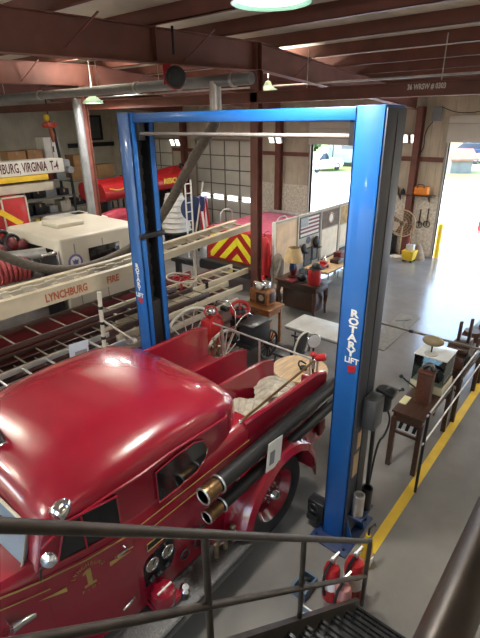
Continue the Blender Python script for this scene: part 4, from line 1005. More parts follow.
# ================================================================== DISPLAY BOARDS
XB = [9.07, 10.12, 11.27, 12.32, 13.35]
DB = thing('display_boards', 'row of framed display boards screening off the red chevron engine', 'display board', (11.2, 6.5, 0))
FRM = mat('board_frame', (.42, .37, .30), .5)
for i, x in enumerate(XB):
    MB().bx(x - .03, x + .03, 6.46, 6.54, 0, 2.02, .006).build('board_post', FRM if i else WHITE, DB)
BDM = [mat('board_face_tan', (.74, .58, .40), .7, 0, .12, 2), mat('board_face_grey', (.50, .46, .40), .7, 0, .08, 2), mat('board_face_brown', (.42, .35, .28), .7, 0, .1, 2), mat('board_face_cream', (.60, .54, .44), .7, 0, .1, 2)]
for i in range(4):
    MB().bx(XB[i] + .03, XB[i + 1] - .03, 6.49, 6.51, .15, 1.98).build('board_panel', BDM[i], DB)
    m = MB(); m.bx(XB[i] + .03, XB[i + 1] - .03, 6.47, 6.53, 1.96, 2.02); m.bx(XB[i] + .03, XB[i + 1] - .03, 6.47, 6.53, .10, .16); m.each('board_rail', FRM, DB)
def poster(name, x0, x1, z0, z1, mm, label, cat, frame=None, grp=None, inner=None):
    t = thing(name, label, cat, ((x0 + x1) / 2, 6.48, z0), 0, grp)
    MB().bx(x0, x1, 6.478, 6.488, z0, z1).build('sheet', mm, t)
    if frame:
        m = MB()
        for a, b, c, d in ((x0 - .02, x0 + .01, z0 - .02, z1 + .02), (x1 - .01, x1 + .02, z0 - .02, z1 + .02), (x0, x1, z0 - .02, z0 + .01), (x0, x1, z1 - .01, z1 + .02)): m.bx(a, b, 6.466, 6.488, c, d)
        m.build('frame', frame, t)
    return t
poster('poster', 9.16, 9.98, 1.02, 1.92, mat('peach_poster', (.80, .58, .38), .6, 0, .18, 3), 'large tan poster on the end display board behind the lamp', 'poster')
poster('framed_photo', 9.18, 9.46, .62, .98, mat('photo_grey', (.35, .36, .36), .5, 0, .4, 9), 'small framed photo low on the end display board left of the lamp', 'picture', SATIN)
t = poster('framed_flag', 10.22, 11.18, 1.42, 1.93, PAPER, 'framed american flag print at the top of the second display board', 'picture', SATIN)
m = MB()
for k in range(5): m.bx(10.24 if k > 2 else 10.62, 11.16, 6.474, 6.478, 1.90 - k * .10, 1.95 - k * .10)
m.build('flag_stripes', mat('faded_flag_red', (.22, .05, .05), .6), t)
MB().bx(10.24, 10.60, 6.474, 6.478, 1.68, 1.95).build('flag_canton', mat('faded_flag_blue', (.38, .40, .44), .6, 0, .3, 20), t)
for x, z, w, lb in ((10.35, 1.12, .10, 'black cap hung at the left under the flag print'), (10.98, 1.18, .13, 'larger black cap hung at the right under the flag print')):
    o = MB(); o.ball((x, 6.42, z), w, (1, .55, 1.3)); o.box((x, 6.36, z - w * 1.1), (w * 1.6, .14, .02), .008); tag(o.build('black_hat', BLACK), lb, 'hat', 'hats on the display board')
o = MB(); o.lathe([(0, .01), (.10, .01), (.10, 0), (0, 0)], (10.66, 6.487, 1.28), (0, -1, 0)); tag(o.build('round_badge', NAVY), 'round blue badge between the two black caps', 'badge')
DK = mat('dark_print', (.12, .11, .10), .5, 0, .5, 14)
poster('framed_photo', 10.48, 10.84, .60, 1.06, DK, 'dark framed photo below the round badge', 'picture', SATIN)
poster('framed_photo', 10.90, 11.14, .68, 1.0, DK, 'dark framed photo below the larger black cap', 'picture', SATIN)
poster('framed_photo', 10.3, 10.6, .25, .52, DK, 'framed photo at the foot of the second display board, leftmost', 'picture', SATIN)
poster('framed_photo', 10.7, 10.95, .28, .52, DK, 'framed photo at the foot of the second display board, rightmost', 'picture', SATIN)
t = poster('emblem_poster', 11.36, 12.26, 1.46, 1.93, mat('brown_cloth', (.16, .12, .10), .8, 0, .3, 8), 'brown poster with a cream wreath emblem atop the third board', 'poster')
MB().torus((11.82, 6.474, 1.71), .13, .025, (0, 1, 0)).build('wreath', mat('wreath_tan', (.55, .38, .25), .7), t)
MB().lathe([(0, .004), (.11, .004), (.11, 0), (0, 0)], (11.82, 6.474, 1.71), (0, -1, 0)).build('emblem', PAPER, t)
poster('text_poster', 11.36, 12.26, .62, 1.42, mat('cream_sheet', (.82, .70, .54), .6, 0, .1, 5), 'large cream text sheet below the wreath emblem', 'poster')
for i, x in enumerate((11.42, 11.72, 12.02)):
    poster('framed_photo', x, x + .2, .30, .56, DK, ['leftmost', 'middle', 'rightmost'][i] + ' of three small frames under the cream text sheet', 'picture', SATIN, 'frames under the cream text sheet')
t = poster('yellow_poster', 12.42, 13.25, 1.40, 1.93, mat('yellow_print', (.45, .28, .10), .6, 0, .5, 4), 'brown poster with a yellow patch on the last visible board', 'poster')
MB().bx(12.8, 13.2, 6.474, 6.478, 1.6, 1.9).build('yellow_patch', YEL, t)
poster('text_poster', 12.45, 13.2, .75, 1.35, mat('cream_sheet', (.82, .70, .54), .6, 0, .1, 5), 'cream sheet on the last board beside the blue post', 'poster')
poster('framed_photo', 12.5, 12.85, .36, .66, DK, 'dark frame under the cream sheet on the last board', 'picture', SATIN)
# red coat and hydrant at the near end of the boards
c = at(264.5, 256, X=8.86)
CT = thing('red_coat', 'red firefighter coat hanging at the end of the display boards', 'coat', (8.86, c.y, .7))
m = MB(); m.rings([[(8.86 + .09 * math.cos(a) * s, c.y + .15 * math.sin(a) * s2, z) for a in [2 * PI * k / 14 for k in range(14)]] for z, s, s2 in ((.75, 1.2, 1.05), (1.1, 1.1, 1.0), (1.45, 1.0, 1.0), (1.6, .8, .7), (1.68, .5, .25))]); m.build('coat_body', RED2, CT)
for sg in (-1, 1): MB().tube([(8.86, c.y + sg * .12, 1.56), (8.83, c.y + sg * .18, 1.3), (8.82, c.y + sg * .18, .95)], .045, 10, smooth=1).build('sleeve', RED2, CT)
MB().tube([(8.86, c.y, 1.66), (8.86, c.y, 1.78), (8.95, c.y, 1.80), (9.04, c.y + .0, 1.8)], .008).build('hanger', SATIN, CT)
h = at(263, 283, X=8.7)
HY = thing('red_hydrant', 'red hydrant standing between the steel column and the wooden desk', 'hydrant', (8.7, h.y, 0))
MB().lathe([(0, 0), (.17, 0), (.17, .05), (.11, .08), (.11, .45), (.14, .47), (.14, .52), (.11, .62), (.05, .7), (.04, .76), (0, .76)], (8.7, h.y, 0)).build('barrel', RED2, HY)
for ax_ in ((-1, 0, 0), (0, -1, 0), (0, 1, 0)): MB().lathe([(0, .18), (.06, .18), (.06, .12), (.045, .11), (.045, 0), (0, 0)], (8.7, h.y, .38), ax_).build('outlet_cap', RED2, HY)
# ================================================================== DESK
DE = thing('antique_desk', 'dark carved antique desk in front of the display boards', 'desk', (8.96, 5.55, 0))
MB().bx(8.62, 9.30, 4.96, 6.14, .76, .80, .012).build('desk_top', DWOOD, DE)
MB().bx(8.67, 9.25, 5.02, 6.08, .60, .76, .01).build('apron', DWOOD, DE)
MB().bx(8.76, 9.2, 5.12, 5.98, .10, .60, .01).build('modesty_panel', DWOOD, DE)
for x in (8.70, 9.22):
    for y in (5.06, 6.04):
        s_ = -1 if y < 5.6 else 1
        MB().tube([(x, y, .62), (x - .03, y + s_ * .03, .48), (x + .01, y - s_ * .01, .30), (x + .01, y - s_ * .01, .16), (x - .02, y + s_ * .02, .04), (x - .03, y + s_ * .03, 0)], .04, 10, rs=[.055, .06, .045, .032, .03, .035], smooth=0).build('leg', mat('carved_wood', (.10, .045, .03), .4), DE)
l = at(290, 276, z=.80) + V((0, -.09, 0))
TL = thing('table_lamp', 'table lamp with a tan shade and red base on the antique desk', 'lamp', (l.x, l.y, .80))
MB().lathe([(0, 0), (.12, 0), (.12, .03), (.06, .06), (.09, .15), (.10, .25), (.05, .34), (.02, .37), (.02, .44), (0, .44)], (l.x, l.y, .80)).build('lamp_base', MAROON, TL)
MB().lathe([(.24, .40), (.14, .72), (.135, .72), (.235, .40)], (l.x, l.y, .80)).build('lamp_shade', TAN, TL)
MB().cyl((l.x, l.y, 1.2), (l.x, l.y, 1.52), .008).build('lamp_stem', BRASS, TL)
MB().box((l.x - .09, l.y - .03, 1.1), (.09, .12, .22), .03).build('lamp_figure', NAVY, TL)
l = at(314, 284, z=.80)
RL = thing('red_lantern', 'red pot with a black helmet-like top on the desk corner', 'pot', (l.x, l.y, .80))
MB().lathe([(0, 0), (.14, 0), (.15, .05), (.15, .28), (.13, .36), (0, .37)], (l.x, l.y, .80)).build('pot_body', RED2, RL)
MB().tube([(l.x - .14, l.y - .02, 1.0), (l.x - .2, l.y - .04, 1.1), (l.x - .12, l.y - .02, 1.2)], .012).build('handle', SATIN, RL)
m = MB(); m.ball((l.x + .03, l.y - .02, 1.21), .11, (1, 1, .8)); m.lathe([(0, 0), (.16, 0), (.165, .012), (0, .03)], (l.x + .03, l.y - .02, 1.165)); m.build('black_top', BLACK, RL)
l = at(301, 284, z=.80) + V((.18, .10, 0))
o = MB(); o.ball((l.x, l.y, .90), .12, (1, 1, .8)); o.lathe([(0, 0), (.17, 0), (.17, .015), (0, .03)], (l.x, l.y, .803)); tag(o.build('black_helmet', BLACK), 'black helmet lying on the desk between lamp and red pot', 'helmet')
l = at(283, 282, z=.80) + V((.12, -.12, 0))
o = MB(); o.bx(l.x - .1, l.x + .1, l.y - .14, l.y + .1, .802, .85, .005); tag(o.build('book', MAROON), 'dark red book lying on the desk below the lamp', 'book')
# coat-draped stand at the left of the desk
c = V((9.0, 6.31, 0))
ST = thing('dress_form', 'grey-brown jacket draped on a stand beside the desk', 'clothes stand', (9.0, c.y, 0))
MB().rings([[(9.0 + .13 * math.cos(a) * s, c.y + .12 * math.sin(a) * s, z) for a in [2 * PI * k / 14 for k in range(14)]] for z, s in ((.55, 1.05), (.8, 1.0), (1.1, 1.0), (1.25, .7), (1.3, .3))]).build('jacket', mat('grey_jacket', (.26, .23, .19), .9, 0, .3, 9), ST)
for sg in (-1, 1): MB().tube([(9.0, c.y + sg * .09, 1.2), (8.93, c.y + sg * .12, .98), (8.86, c.y + sg * .08, .78)], .05, 10, smooth=1).build('sleeve', mat('grey_jacket', (.26, .23, .19), .9, 0, .3, 9), ST)
m = MB(); m.cyl((9.0, c.y, 0), (9.0, c.y, 1.25), .025); m.lathe([(0, 0), (.12, 0), (.12, .03), (0, .05)], (9.0, c.y, 0)); m.build('stand', SATIN, ST)
# ================================================================== FOLDING TABLES
def folding(name, x0, x1, y0, y1, z, mtop, label, along):
    t = thing(name, label, 'table', ((x0 + x1) / 2, (y0 + y1) / 2, 0))
    MB().bx(x0, x1, y0, y1, z - .035, z, .008).build('table_top', mtop, t)
    MB().bx(x0 + .02, x1 - .02, y0 + .02, y1 - .02, z - .075, z - .036, .004).build('skirt', GREYP, t)
    for s in (0, 1):
        if along == 'y':
            yy = y0 + .2 if s == 0 else y1 - .2; a, b = (x0 + .08, yy), (x1 - .08, yy); k = (0, .12 if s else -.12)
        else:
            xx = x0 + .2 if s == 0 else x1 - .2; a, b = (xx, y0 + .08), (xx, y1 - .08); k = (.12 if s else -.12, 0)
        for p in (a, b):
            MB().tube([(p[0], p[1], z - .06), (p[0], p[1], .02), (p[0] + k[0], p[1] + k[1], .014)], .013, 8).build('leg', SATIN, t)
        MB().tube([(a[0], a[1], .3), (b[0], b[1], .3)], .010, 8).build('leg_brace', SATIN, t)
    return t
folding('folding_table', 6.58, 7.28, 3.05, 4.44, .75, mat('grey_white_top', (.60, .60, .57), .4), 'pale grey folding table standing alone beyond the fire engine tail', 'y')
folding('folding_table', 9.95, 11.9, 5.45, 6.15, .74, LWOOD, 'wood-topped folding table along the display boards beside the desk', 'x')
random.seed(3)
for i, (x, y, w, d, h, mm, nm, lb, ct) in enumerate((
    (10.2, 5.75, .3, .2, .16, RED2, 'toy_engine', 'small red toy engine on the wood-topped folding table', 'toy'),
    (10.55, 5.9, .14, .14, .22, CHROME, 'silver_bell', 'small silver bell on the wood-topped folding table', 'bell'),
    (10.9, 5.7, .35, .25, .10, DWOOD, 'dark_case', 'flat dark case on the wood-topped folding table', 'case'),
    (11.3, 5.85, .3, .22, .18, MAROON, 'red_case', 'dark red case at the far end of the wood-topped table', 'case'),
    (11.65, 5.7, .2, .16, .14, OFFW, 'white_box', 'white box at the far end of the wood-topped table', 'box'))):
    t = thing(nm, lb, ct, (x, y, .74))
    if nm == 'silver_bell':
        MB().lathe([(0, .2), (.03, .2), (.05, .16), (.06, .08), (.10, .0), (.09, 0), (0, .03)], (x, y, .74)).build('bell_body', mm, t); MB().ball((x, y, .95), .025).build('knob', mm, t)
    elif nm == 'toy_engine':
        MB().bx(x - w / 2, x + w / 2, y - d / 2, y + d / 2, .78, .84, .01).build('body', mm, t); MB().bx(x + .0, x + w / 2 - .02, y - d / 2 + .01, y + d / 2 - .01, .84, .91, .02).build('cab', mm, t)
        for sx in (-.1, .1):
            for sy in (-.1, .1): MB().cyl((x + sx, y + sy - .015, .775), (x + sx, y + sy + .015, .775), .035).build('wheel', BLACK, t)
    else:
        MB().bx(x - w / 2, x + w / 2, y - d / 2, y + d / 2, .742, .74 + h * .75, .01).build('body', mm, t); MB().bx(x - w / 2 - .005, x + w / 2 + .005, y - d / 2 - .005, y + d / 2 + .005, .74 + h * .76, .74 + h, .01).build('lid', mm, t)
# ================================================================== WOOD STAND WITH RADIO
ca = at(262, 318, X=6.80)
WS = thing('wooden_stand', 'orange-brown wooden stand beside the steel column', 'cabinet', (7.0, 5.28, 0))
zt = .86
MB().bx(6.74, 7.26, 4.90, 5.60, zt - .03, zt, .006).build('stand_top', MWOOD, WS)
MB().bx(6.80, 7.22, 4.95, 5.52, zt - .17, zt - .03, .004).build('drawer_box', MWOOD, WS)
MB().bx(6.79, 6.80, 5.03, 5.46, zt - .15, zt - .05, .003).build('drawer', MWOOD, WS)
MB().ball((6.775, 5.24, zt - .10), .018).build('knob', BRASS, WS)
for x in (6.82, 7.20):
    for y in (4.97, 5.50): MB().bx(x - .025, x + .025, y - .025, y + .025, 0, zt - .1, .004).build('leg', MWOOD, WS)
MB().bx(6.82, 7.2, 4.97, 5.5, .18, .20).build('lower_shelf', MWOOD, WS)
RD = thing('old_radio', 'small wooden cabinet radio with a dark dial on the orange-brown stand', 'radio', (7.0, 5.3, zt))
MB().bx(6.88, 7.16, 5.06, 5.52, zt, zt + .32, .03).build('radio_case', MWOOD, RD)
MB().bx(6.872, 6.88, 5.12, 5.34, zt + .05, zt + .27, .02).build('speaker_cloth', DWOOD, RD)
MB().lathe([(0, .012), (.06, .012), (.065, 0), (0, 0)], (6.873, 5.21, zt + .17), (-1, 0, 0)).build('dial', OFFW, RD)
MB().bx(6.95, 7.12, 5.05, 5.06, zt + .05, zt + .27, .01).build('side_grille', DWOOD, RD)
for y in (5.40, 5.47): MB().lathe([(0, .02), (.016, .02), (.018, 0), (0, 0)], (6.88, y, zt + .08), (-1, 0, 0)).build('knob', BRASS, RD)
SB = thing('chrome_siren', 'small chrome and white siren box on top of the old radio', 'siren', (7.0, 5.3, zt + .32))
MB().box((7.02, 5.30, zt + .40), (.22, .34, .15), .05, None, 3).build('siren_body', CHROME, SB)
MB().lathe([(0, 0), (.07, 0), (.08, .02), (.05, .06), (0, .065)], (6.91, 5.28, zt + .40), (-1, 0, .1)).build('siren_horn', WHITE, SB)
# ================================================================== CHAIR, ROUND TABLE
cc = V((6.18, 4.05, .46))
CH = thing('folding_chair', 'black chair with white-edged back beside the pale folding table', 'chair', (cc.x, cc.y, 0), .0)
x, y = cc.x, cc.y
MB().box((x, y, .46), (.44, .44, .05), .02).build('seat', SATIN, CH)
bk = MB().box((x - .02, y - .24, .72), (.40, .04, .34), .06, M4.Rotation(.15, 4, 'X'), 3).build('backrest', SATIN, CH)
MB().tube([(x - .2, y - .235, .5), (x - .24, y - .27, .75), (x - .15, y - .30, .94), (x + .13, y - .30, .94), (x + .20, y - .27, .75), (x + .17, y - .235, .5)], .018, 8, smooth=2).build('white_edge', WHITE, CH)
for sx in (-1, 1):
    for sy in (-1, 1): MB().tube([(x + sx * .17, y + sy * .17, .45), (x + sx * .21, y + sy * .21, 0)], .014, 8).build('leg', SATIN, CH)
    MB().tube([(x + sx * .22, y - .2, .5), (x + sx * .25, y - .2, .68), (x + sx * .25, y + .12, .68)], .018, 8, smooth=1).build('armrest', SATIN, CH)
rt_ = at(300, 368, z=.75)
RT = thing('round_table', 'round light-wood table top just behind the fire engine tail', 'table', (rt_.x, rt_.y, 0))
MB().lathe([(0, .72), (.425, .72), (.43, .735), (.425, .75), (0, .75)], (rt_.x, rt_.y, 0), n=40).build('table_top', LWOOD, RT)
MB().lathe([(0, 0), (.24, 0), (.24, .03), (.05, .06), (.04, .68), (.12, .72), (0, .72)], (rt_.x, rt_.y, 0)).build('pedestal', SATIN, RT)
a = at(303, 368, z=.76)
o = MB(); o.tube([(a.x - .08, a.y - .02, .79), (a.x - .1, a.y + .03, .86), (a.x, a.y + .06, .88), (a.x + .08, a.y, .80)], .014, smooth=1); o.lathe([(.05, 0), (.06, .01), (.05, .05), (0, .05), (0, 0)], (a.x - .02, a.y - .02, .75)); tag(o.build('hose_nozzle', SATIN), 'small dark nozzle lying on the round wood table', 'nozzle')
# ================================================================== DISPLAY TABLES ALONG THE YELLOW LINE
def dtable(name, x0, x1, y0, y1, z, label):
    t = thing(name, label, 'table', ((x0 + x1) / 2, (y0 + y1) / 2, 0))
    MB().bx(x0, x1, y0, y1, z - .03, z, .006).build('table_top', DWOOD, t)
    MB().bx(x0 + .02, x1 - .02, y0 + .02, y1 - .02, z - .15, z - .03, .004).build('apron', DWOOD, t)
    for x in (x0 + .04, x1 - .04):
        for y in (y0 + .035, y1 - .035): MB().bx(x - .032, x + .032, y - .032, y + .032, 0, z - .10, .004).build('leg', DWOOD, t)
        MB().bx(x - .012, x + .012, y0 + .05, y1 - .05, z - .34, z - .31).build('stretcher', DWOOD, t)
    return t
T1 = dtable('display_table', 5.02, 6.30, 1.29, 1.70, .88, 'dark wooden display table nearest the lift, holding a wooden box')
o = thing('lettered_board', 'pale lettered board tucked under the nearest dark display table', 'sign', (5.12, 1.5, .56))
MB().bx(5.11, 5.125, 1.34, 1.65, .565, .72).build('board_panel', PAPER, o)
m = MB()
for i in range(3): m.prism([(5.108, 1.62 - i * .09, .58), (5.108, 1.58 - i * .09, .58), (5.108, 1.55 - i * .09, .70), (5.108, 1.60 - i * .09, .70)], (.002, 0, 0))
m.build('dark_marks', SATIN, o)
b = at(424, 401, z=.88)
WB = thing('wooden_box', 'tall reddish wooden box standing on the nearest dark display table', 'box', (5.42, 1.47, .88))
RW = wood('box_wood', (.085, .032, .020), .35)
MB().bx(5.36, 5.50, 1.37, 1.55, .882, 1.33, .008).build('box_body', RW, WB)
MB().bx(5.35, 5.51, 1.36, 1.56, 1.32, 1.345, .004).build('box_lid', RW, WB)
MB().tube([(5.42, 1.55, 1.05), (5.42, 1.70, 1.12), (5.40, 1.74, 1.16)], .012, 8).build('crank_arm', SATIN, WB)
m = MB(); m.ball((5.40, 1.77, 1.17), .028); m.build('crank_knob', SATIN, WB)
m = MB(); m.tube([(5.46, 1.39, 1.36), (5.5, 1.45, 1.42), (5.46, 1.53, 1.36)], .035, 8, smooth=1); m.build('dark_handset', SATIN, WB)
o = MB().bx(5.22, 5.42, 1.60, 1.69, .882, .90, .003); o = o.build('note_pad', mat('cream_yellow_paper', (.72, .68, .38), .7)); tag(o, 'pale yellow note pad at the edge of the dark display table', 'pad')
m = MB(); m.bx(5.10, 5.3, 1.36, 1.40, .882, .90); 
# glass case and lamp on a plinth just behind
GC = thing('glass_case', 'glass display case with pale lid at the far end of the nearest display table', 'display case', (6.0, 1.55, .88))
MB().bx(5.70, 6.14, 1.31, 1.74, .882, 1.0, .004).build('case_base', mat('cream_base', (.62, .56, .40), .5), GC)
for (a, b2, c, d) in ((5.71, 5.715, 1.32, 1.73), (6.125, 6.13, 1.32, 1.73), (5.715, 6.125, 1.32, 1.325), (5.715, 6.125, 1.725, 1.73)): MB().bx(a, b2, c, d, 1.001, 1.39).build('pane', CGLASS, GC)
MB().bx(5.70, 6.14, 1.31, 1.74, 1.39, 1.405, .003).build('case_lid', mat('frosted_lid', (.72, .74, .72), .25), GC)
o = thing('old_telephone', 'dark old telephone inside the glass display case', 'telephone', (5.92, 1.5, 1.0))
MB().rings([[(5.92 + a * s, 1.5 + b_ * s, z) for a, b_ in ((-.1, -.1), (.1, -.1), (.1, .1), (-.1, .1))] for z, s in ((1.003, 1.1), (1.05, 1), (1.13, .5))]).build('body', SATIN, o)
MB().tube([(5.92, 1.38, 1.15), (5.92, 1.44, 1.18), (5.92, 1.56, 1.18), (5.92, 1.62, 1.15)], .022).build('handset', SATIN, o)
k = at(431, 354, z=1.405)
LP = thing('oval_lamp', 'desk lamp with a tan oval shade standing on the glass case', 'lamp', (k.x, k.y, 1.405))
MB().lathe([(0, 0), (.085, 0), (.085, .015), (.02, .03), (0, .03)], (k.x, k.y, 1.405)).build('lamp_base', mat('grey_felt', (.45, .44, .40), .6), LP)
MB().cyl((k.x, k.y, 1.41), (k.x, k.y, 1.55), .010).build('lamp_stem', SATIN, LP)
MB().ball((k.x, k.y, 1.60), .125, (.8, 1.1, .55), 24).build('lamp_shade', mat('tan_oval', (.30, .23, .13), .45), LP)
T2 = dtable('display_table', 6.55, 7.75, 1.26, 1.62, .86, 'dark wooden display table second from the lift, holding brown machinery')
MC = thing('brown_machine', 'dark brown wooden machine with two upright posts on the second display table', 'machine', (6.95, 1.45, .86))
MB().bx(6.60, 7.25, 1.30, 1.58, .862, 1.08, .02).build('machine_base', RW, MC)
for y in (1.36, 1.50): MB().bx(6.90, 6.97, y - .02, y + .02, 1.08, 1.58 if y < 1.4 else 1.50, .008).build('upright_post', DWOOD, MC)
MB().cyl((6.75, 1.28, 1.12), (6.75, 1.58, 1.12), .09).build('roller', DWOOD, MC)
MB().torus((6.66, 1.27, 1.02), .10, .018, (0, 1, 0)).build('hand_wheel', SATIN, MC)
m = MB(); m.bx(6.8, 7.15, 1.33, 1.55, 1.08, 1.2, .02); m.build('gear_box', DWOOD, MC)
MC2 = thing('round_wood_crate', 'brown round-lidded keg at the far end of the second display table', 'keg', (7.5, 1.44, .86))
MB().lathe([(0, 0), (.12, 0), (.15, .12), (.15, .2), (.12, .3), (0, .3)], (7.5, 1.44, .862)).build('keg_body', RW, MC2)
for z in (.95, 1.08): MB().torus((7.5, 1.44, z), .143, .008).build('hoop', SATIN, MC2)
T3 = dtable('display_table', 8.0, 9.3, 1.26, 1.62, .86, 'dark wooden display table third from the lift, with a black ladder-back frame')
k = thing('black_rack', 'tall black slatted rack standing at the third display table', 'rack', (8.6, 1.40, .86))
for y in (1.32, 1.52): MB().bx(8.58, 8.61, y - .015, y + .015, .862, 1.75).build('rack_post', SATIN, k)
for z in (1.0, 1.2, 1.4, 1.6): MB().bx(8.585, 8.605, 1.32, 1.52, z, z + .03).build('rack_slat', SATIN, k)
MB().bx(8.45, 8.72, 1.30, 1.54, .862, .90, .005).build('rack_base', SATIN, k)
BR = thing('pipe_barrier', 'low two-rail steel pipe barrier along the yellow line beside the display tables', 'barrier', (7, 1.18, 0))
for z in (1.16, .76): MB().tube([(4.72, 1.19, z), (10.5, 1.19, z)], .012, 8).build('rail', SILVER, BR)
for x in (4.78, 7.88, 10.4):
    MB().cyl((x, 1.19, 0), (x, 1.19, 1.18), .018).build('post', SATIN, BR)
BP = thing('bent_pipe_rack', 'tall bent grey pipe frame crossing above the display tables', 'pipe frame', (6.4, 1.6, 0))
MB().tube([(6.42, 2.72, 0), (6.42, 2.72, 1.25), (6.42, 2.66, 1.37), (6.42, 2.52, 1.375), (6.42, 1.6, 1.37), (6.42, .62, 1.37), (6.42, .50, 1.33), (6.42, .46, 1.22), (6.42, .46, 0)], .018, 10).build('pipe', mat('dull_pipe', (.22, .19, .15), .45, .5), BP)
MB().cyl((6.42, 2.02, 1.37), (6.42, 2.08, 1.37), .025).build('coupling', SATIN, BP)
# grey mat
mt = thing('floor_mat', 'grey-brown mat lying flat on the bluish concrete beyond the lift', 'mat', (9.2, 3.3, 0))
MB().prism([(8.15, 3.45, .002), (8.15, 3.08, .002), (10.25, 3.12, .002), (10.25, 3.58, .002)], (0, 0, .012)).build('mat_sheet', mat('mat_grey', (.17, .15, .12), .8, 0, .2, 12), mt)
MB().tube([(9.5, 3.2, .018), (9.8, 3.35, .018), (10.05, 3.2, .018), (9.7, 3.5, .018)], .006, 6, smooth=1).build('cord', SATIN, mt)
# ================================================================== FIRE EXTINGUISHERS BY THE STAIR
def ext(x, y, s, mm, label, tagc=None, tilt=0):
    t = thing('fire_extinguisher', label, 'fire extinguisher', (x, y, 0), 0, 'extinguishers at the foot of the stair')
    r = .085 * s; h = .46 * s
    MB().lathe([(0, 0), (r * .95, 0), (r, .02), (r, h * .8), (r * .8, h * .93), (r * .3, h), (r * .28, h + .03), (0, h + .03)], (x, y, 0)).build('cylinder', mm, t)
    m = MB(); m.bx(x - .02, x + .02, y - .02, y + .02, h + .03, h + .075, .006); m.bar((x - .02, y, h + .08), (x + .08, y - .02, h + .10), .02, .012); m.bar((x - .02, y, h + .06), (x + .075, y - .02, h + .05), .02, .012)
    m.build('valve_handle', SILVER, t)
    MB().tube([(x - .03, y, h + .05), (x - r - .03, y + .02, h - .02), (x - r - .04, y + .02, h * .5), (x - r - .02, y + .01, h * .25)], .014, 8, smooth=1).build('hose', BLACK, t)
    MB().lathe([(r * 1.005, h * .35), (r * 1.01, h * .35), (r * 1.01, h * .65), (r * 1.005, h * .65)], (x, y, 0)).build('instruction_label', tagc or PAPER, t)
ext(3.03, 1.165, 1.12, RED2, 'largest red fire extinguisher at the stair foot with a white hanging tag')
ext(2.80, 1.155, .9, mat('pale_red_extinguisher', (.55, .25, .24), .35), 'pale red and white fire extinguisher nearest the stair treads', mat('orange_label', (.8, .12, .03), .5))
ext(2.90, 1.33, .95, RED2, 'red fire extinguisher standing behind the two others at the stair foot')
tg = thing('paper_tag', 'white paper tag hanging from the largest fire extinguisher', 'tag', (3.14, 1.10, .40))
MB().box((3.13, 1.068, .44), (.16, .006, .065), 0, M4.Rotation(.35, 4, 'Y')).build('tag_sheet', PAPER, tg)
MB().tube([(3.06, 1.10, .53), (3.07, 1.068, .47)], .003, 6).build('tag_string', OFFW, tg)
o = thing('blue_can', 'grey-blue metal can beside the pale fire extinguisher', 'can', (2.46, 1.34, 0))
MB().lathe([(0, 0), (.08, 0), (.08, .2), (.05, .25), (.02, .26), (0, .26)], (2.46, 1.34, 0)).build('can_body', mat('grey_blue_metal', (.12, .18, .24), .4, .4), o)
MB().tube([(2.46, 1.27, .22), (2.46, 1.28, .31), (2.46, 1.38, .31), (2.46, 1.40, .22)], .008).build('can_handle', SILVER, o)
o = thing('yellow_bottle', 'yellow bottle with a black pump head at the stair foot', 'bottle', (3.44, 1.22, 0))
MB().lathe([(0, 0), (.06, 0), (.06, .3), (.03, .38), (.025, .42), (0, .42)], (3.44, 1.22, 0)).build('bottle_body', YEL, o)
MB().tube([(3.44, 1.22, .42), (3.44, 1.22, .5), (3.53, 1.20, .5), (3.55, 1.20, .46)], .012).build('pump_head', BLACK, o)
o = thing('blue_bin', 'small blue-grey tray with clutter behind the fire extinguishers', 'tray', (2.78, 1.56, 0))
m = MB(); m.bx(2.68, 2.92, 1.48, 1.64, 0, .02); m.bx(2.68, 2.70, 1.48, 1.64, .02, .11); m.bx(2.90, 2.92, 1.48, 1.64, .02, .11); m.bx(2.7, 2.90, 1.48, 1.50, .02, .11); m.bx(2.7, 2.90, 1.62, 1.64, .02, .11); m.build('tray_shell', mat('blue_grey_plastic', (.08, .13, .19), .5), o)
MB().tube([(2.73, 1.54, .06), (2.80, 1.58, .14), (2.87, 1.54, .07)], .02, smooth=1).build('loose_strap', BLACK, o)
# ================================================================== END WALL
f = at(403, 223, X=15.0)
FN = thing('pedestal_fan', 'large pedestal fan with a tan round cage at the end wall', 'fan', (14.95, f.y, 0))
fc = V((14.95, f.y, f.z))
m = MB()
for r in (.42, .36, .28, .20, .12): m.torus(fc + V((-.10 + .08 * (r / .42) ** 2, 0, 0)), r, .006, (1, 0, 0), 36, 6)
for k in range(20):
    a = k * PI / 10; m.tube([fc + V((-.10, .05 * math.cos(a), .05 * math.sin(a))), fc + V((-.06, .28 * math.cos(a), .28 * math.sin(a))), fc + V((-.02, .42 * math.cos(a), .42 * math.sin(a))), fc + V((.06, .3 * math.cos(a), .3 * math.sin(a)))], .0035, 5)
m.torus(fc + V((-.01, 0, 0)), .43, .022, (1, 0, 0), 40, 8); m.build('fan_cage', mat('tan_cage', (.52, .38, .22), .4), FN)
m = MB()
for k in range(4):
    a = k * PI / 2 + .4; u = V((0, math.cos(a), math.sin(a))); v_ = V((0, -math.sin(a), math.cos(a)))
    m.prism([fc + u * .05 - v_ * .03, fc + u * .33 - v_ * .10, fc + u * .36 + v_ * .07, fc + u * .05 + v_ * .04], (.02, 0, 0))
m.cyl(fc - V((.05, 0, 0)), fc + V((.2, 0, 0)), .08); m.build('fan_blades', mat('brown_blades', (.12, .07, .05), .5), FN)
m = MB(); m.cyl((14.98, f.y, 0), (14.98, f.y, f.z - .05), .028); m.build('fan_pole', mat('tan_cage', (.52, .38, .22), .4), FN)
MB().lathe([(0, 0), (.28, 0), (.28, .03), (.05, .08), (0, .08)], (14.98, f.y, 0)).build('fan_base', OFFW, FN)
b = at(408, 258, z=0)
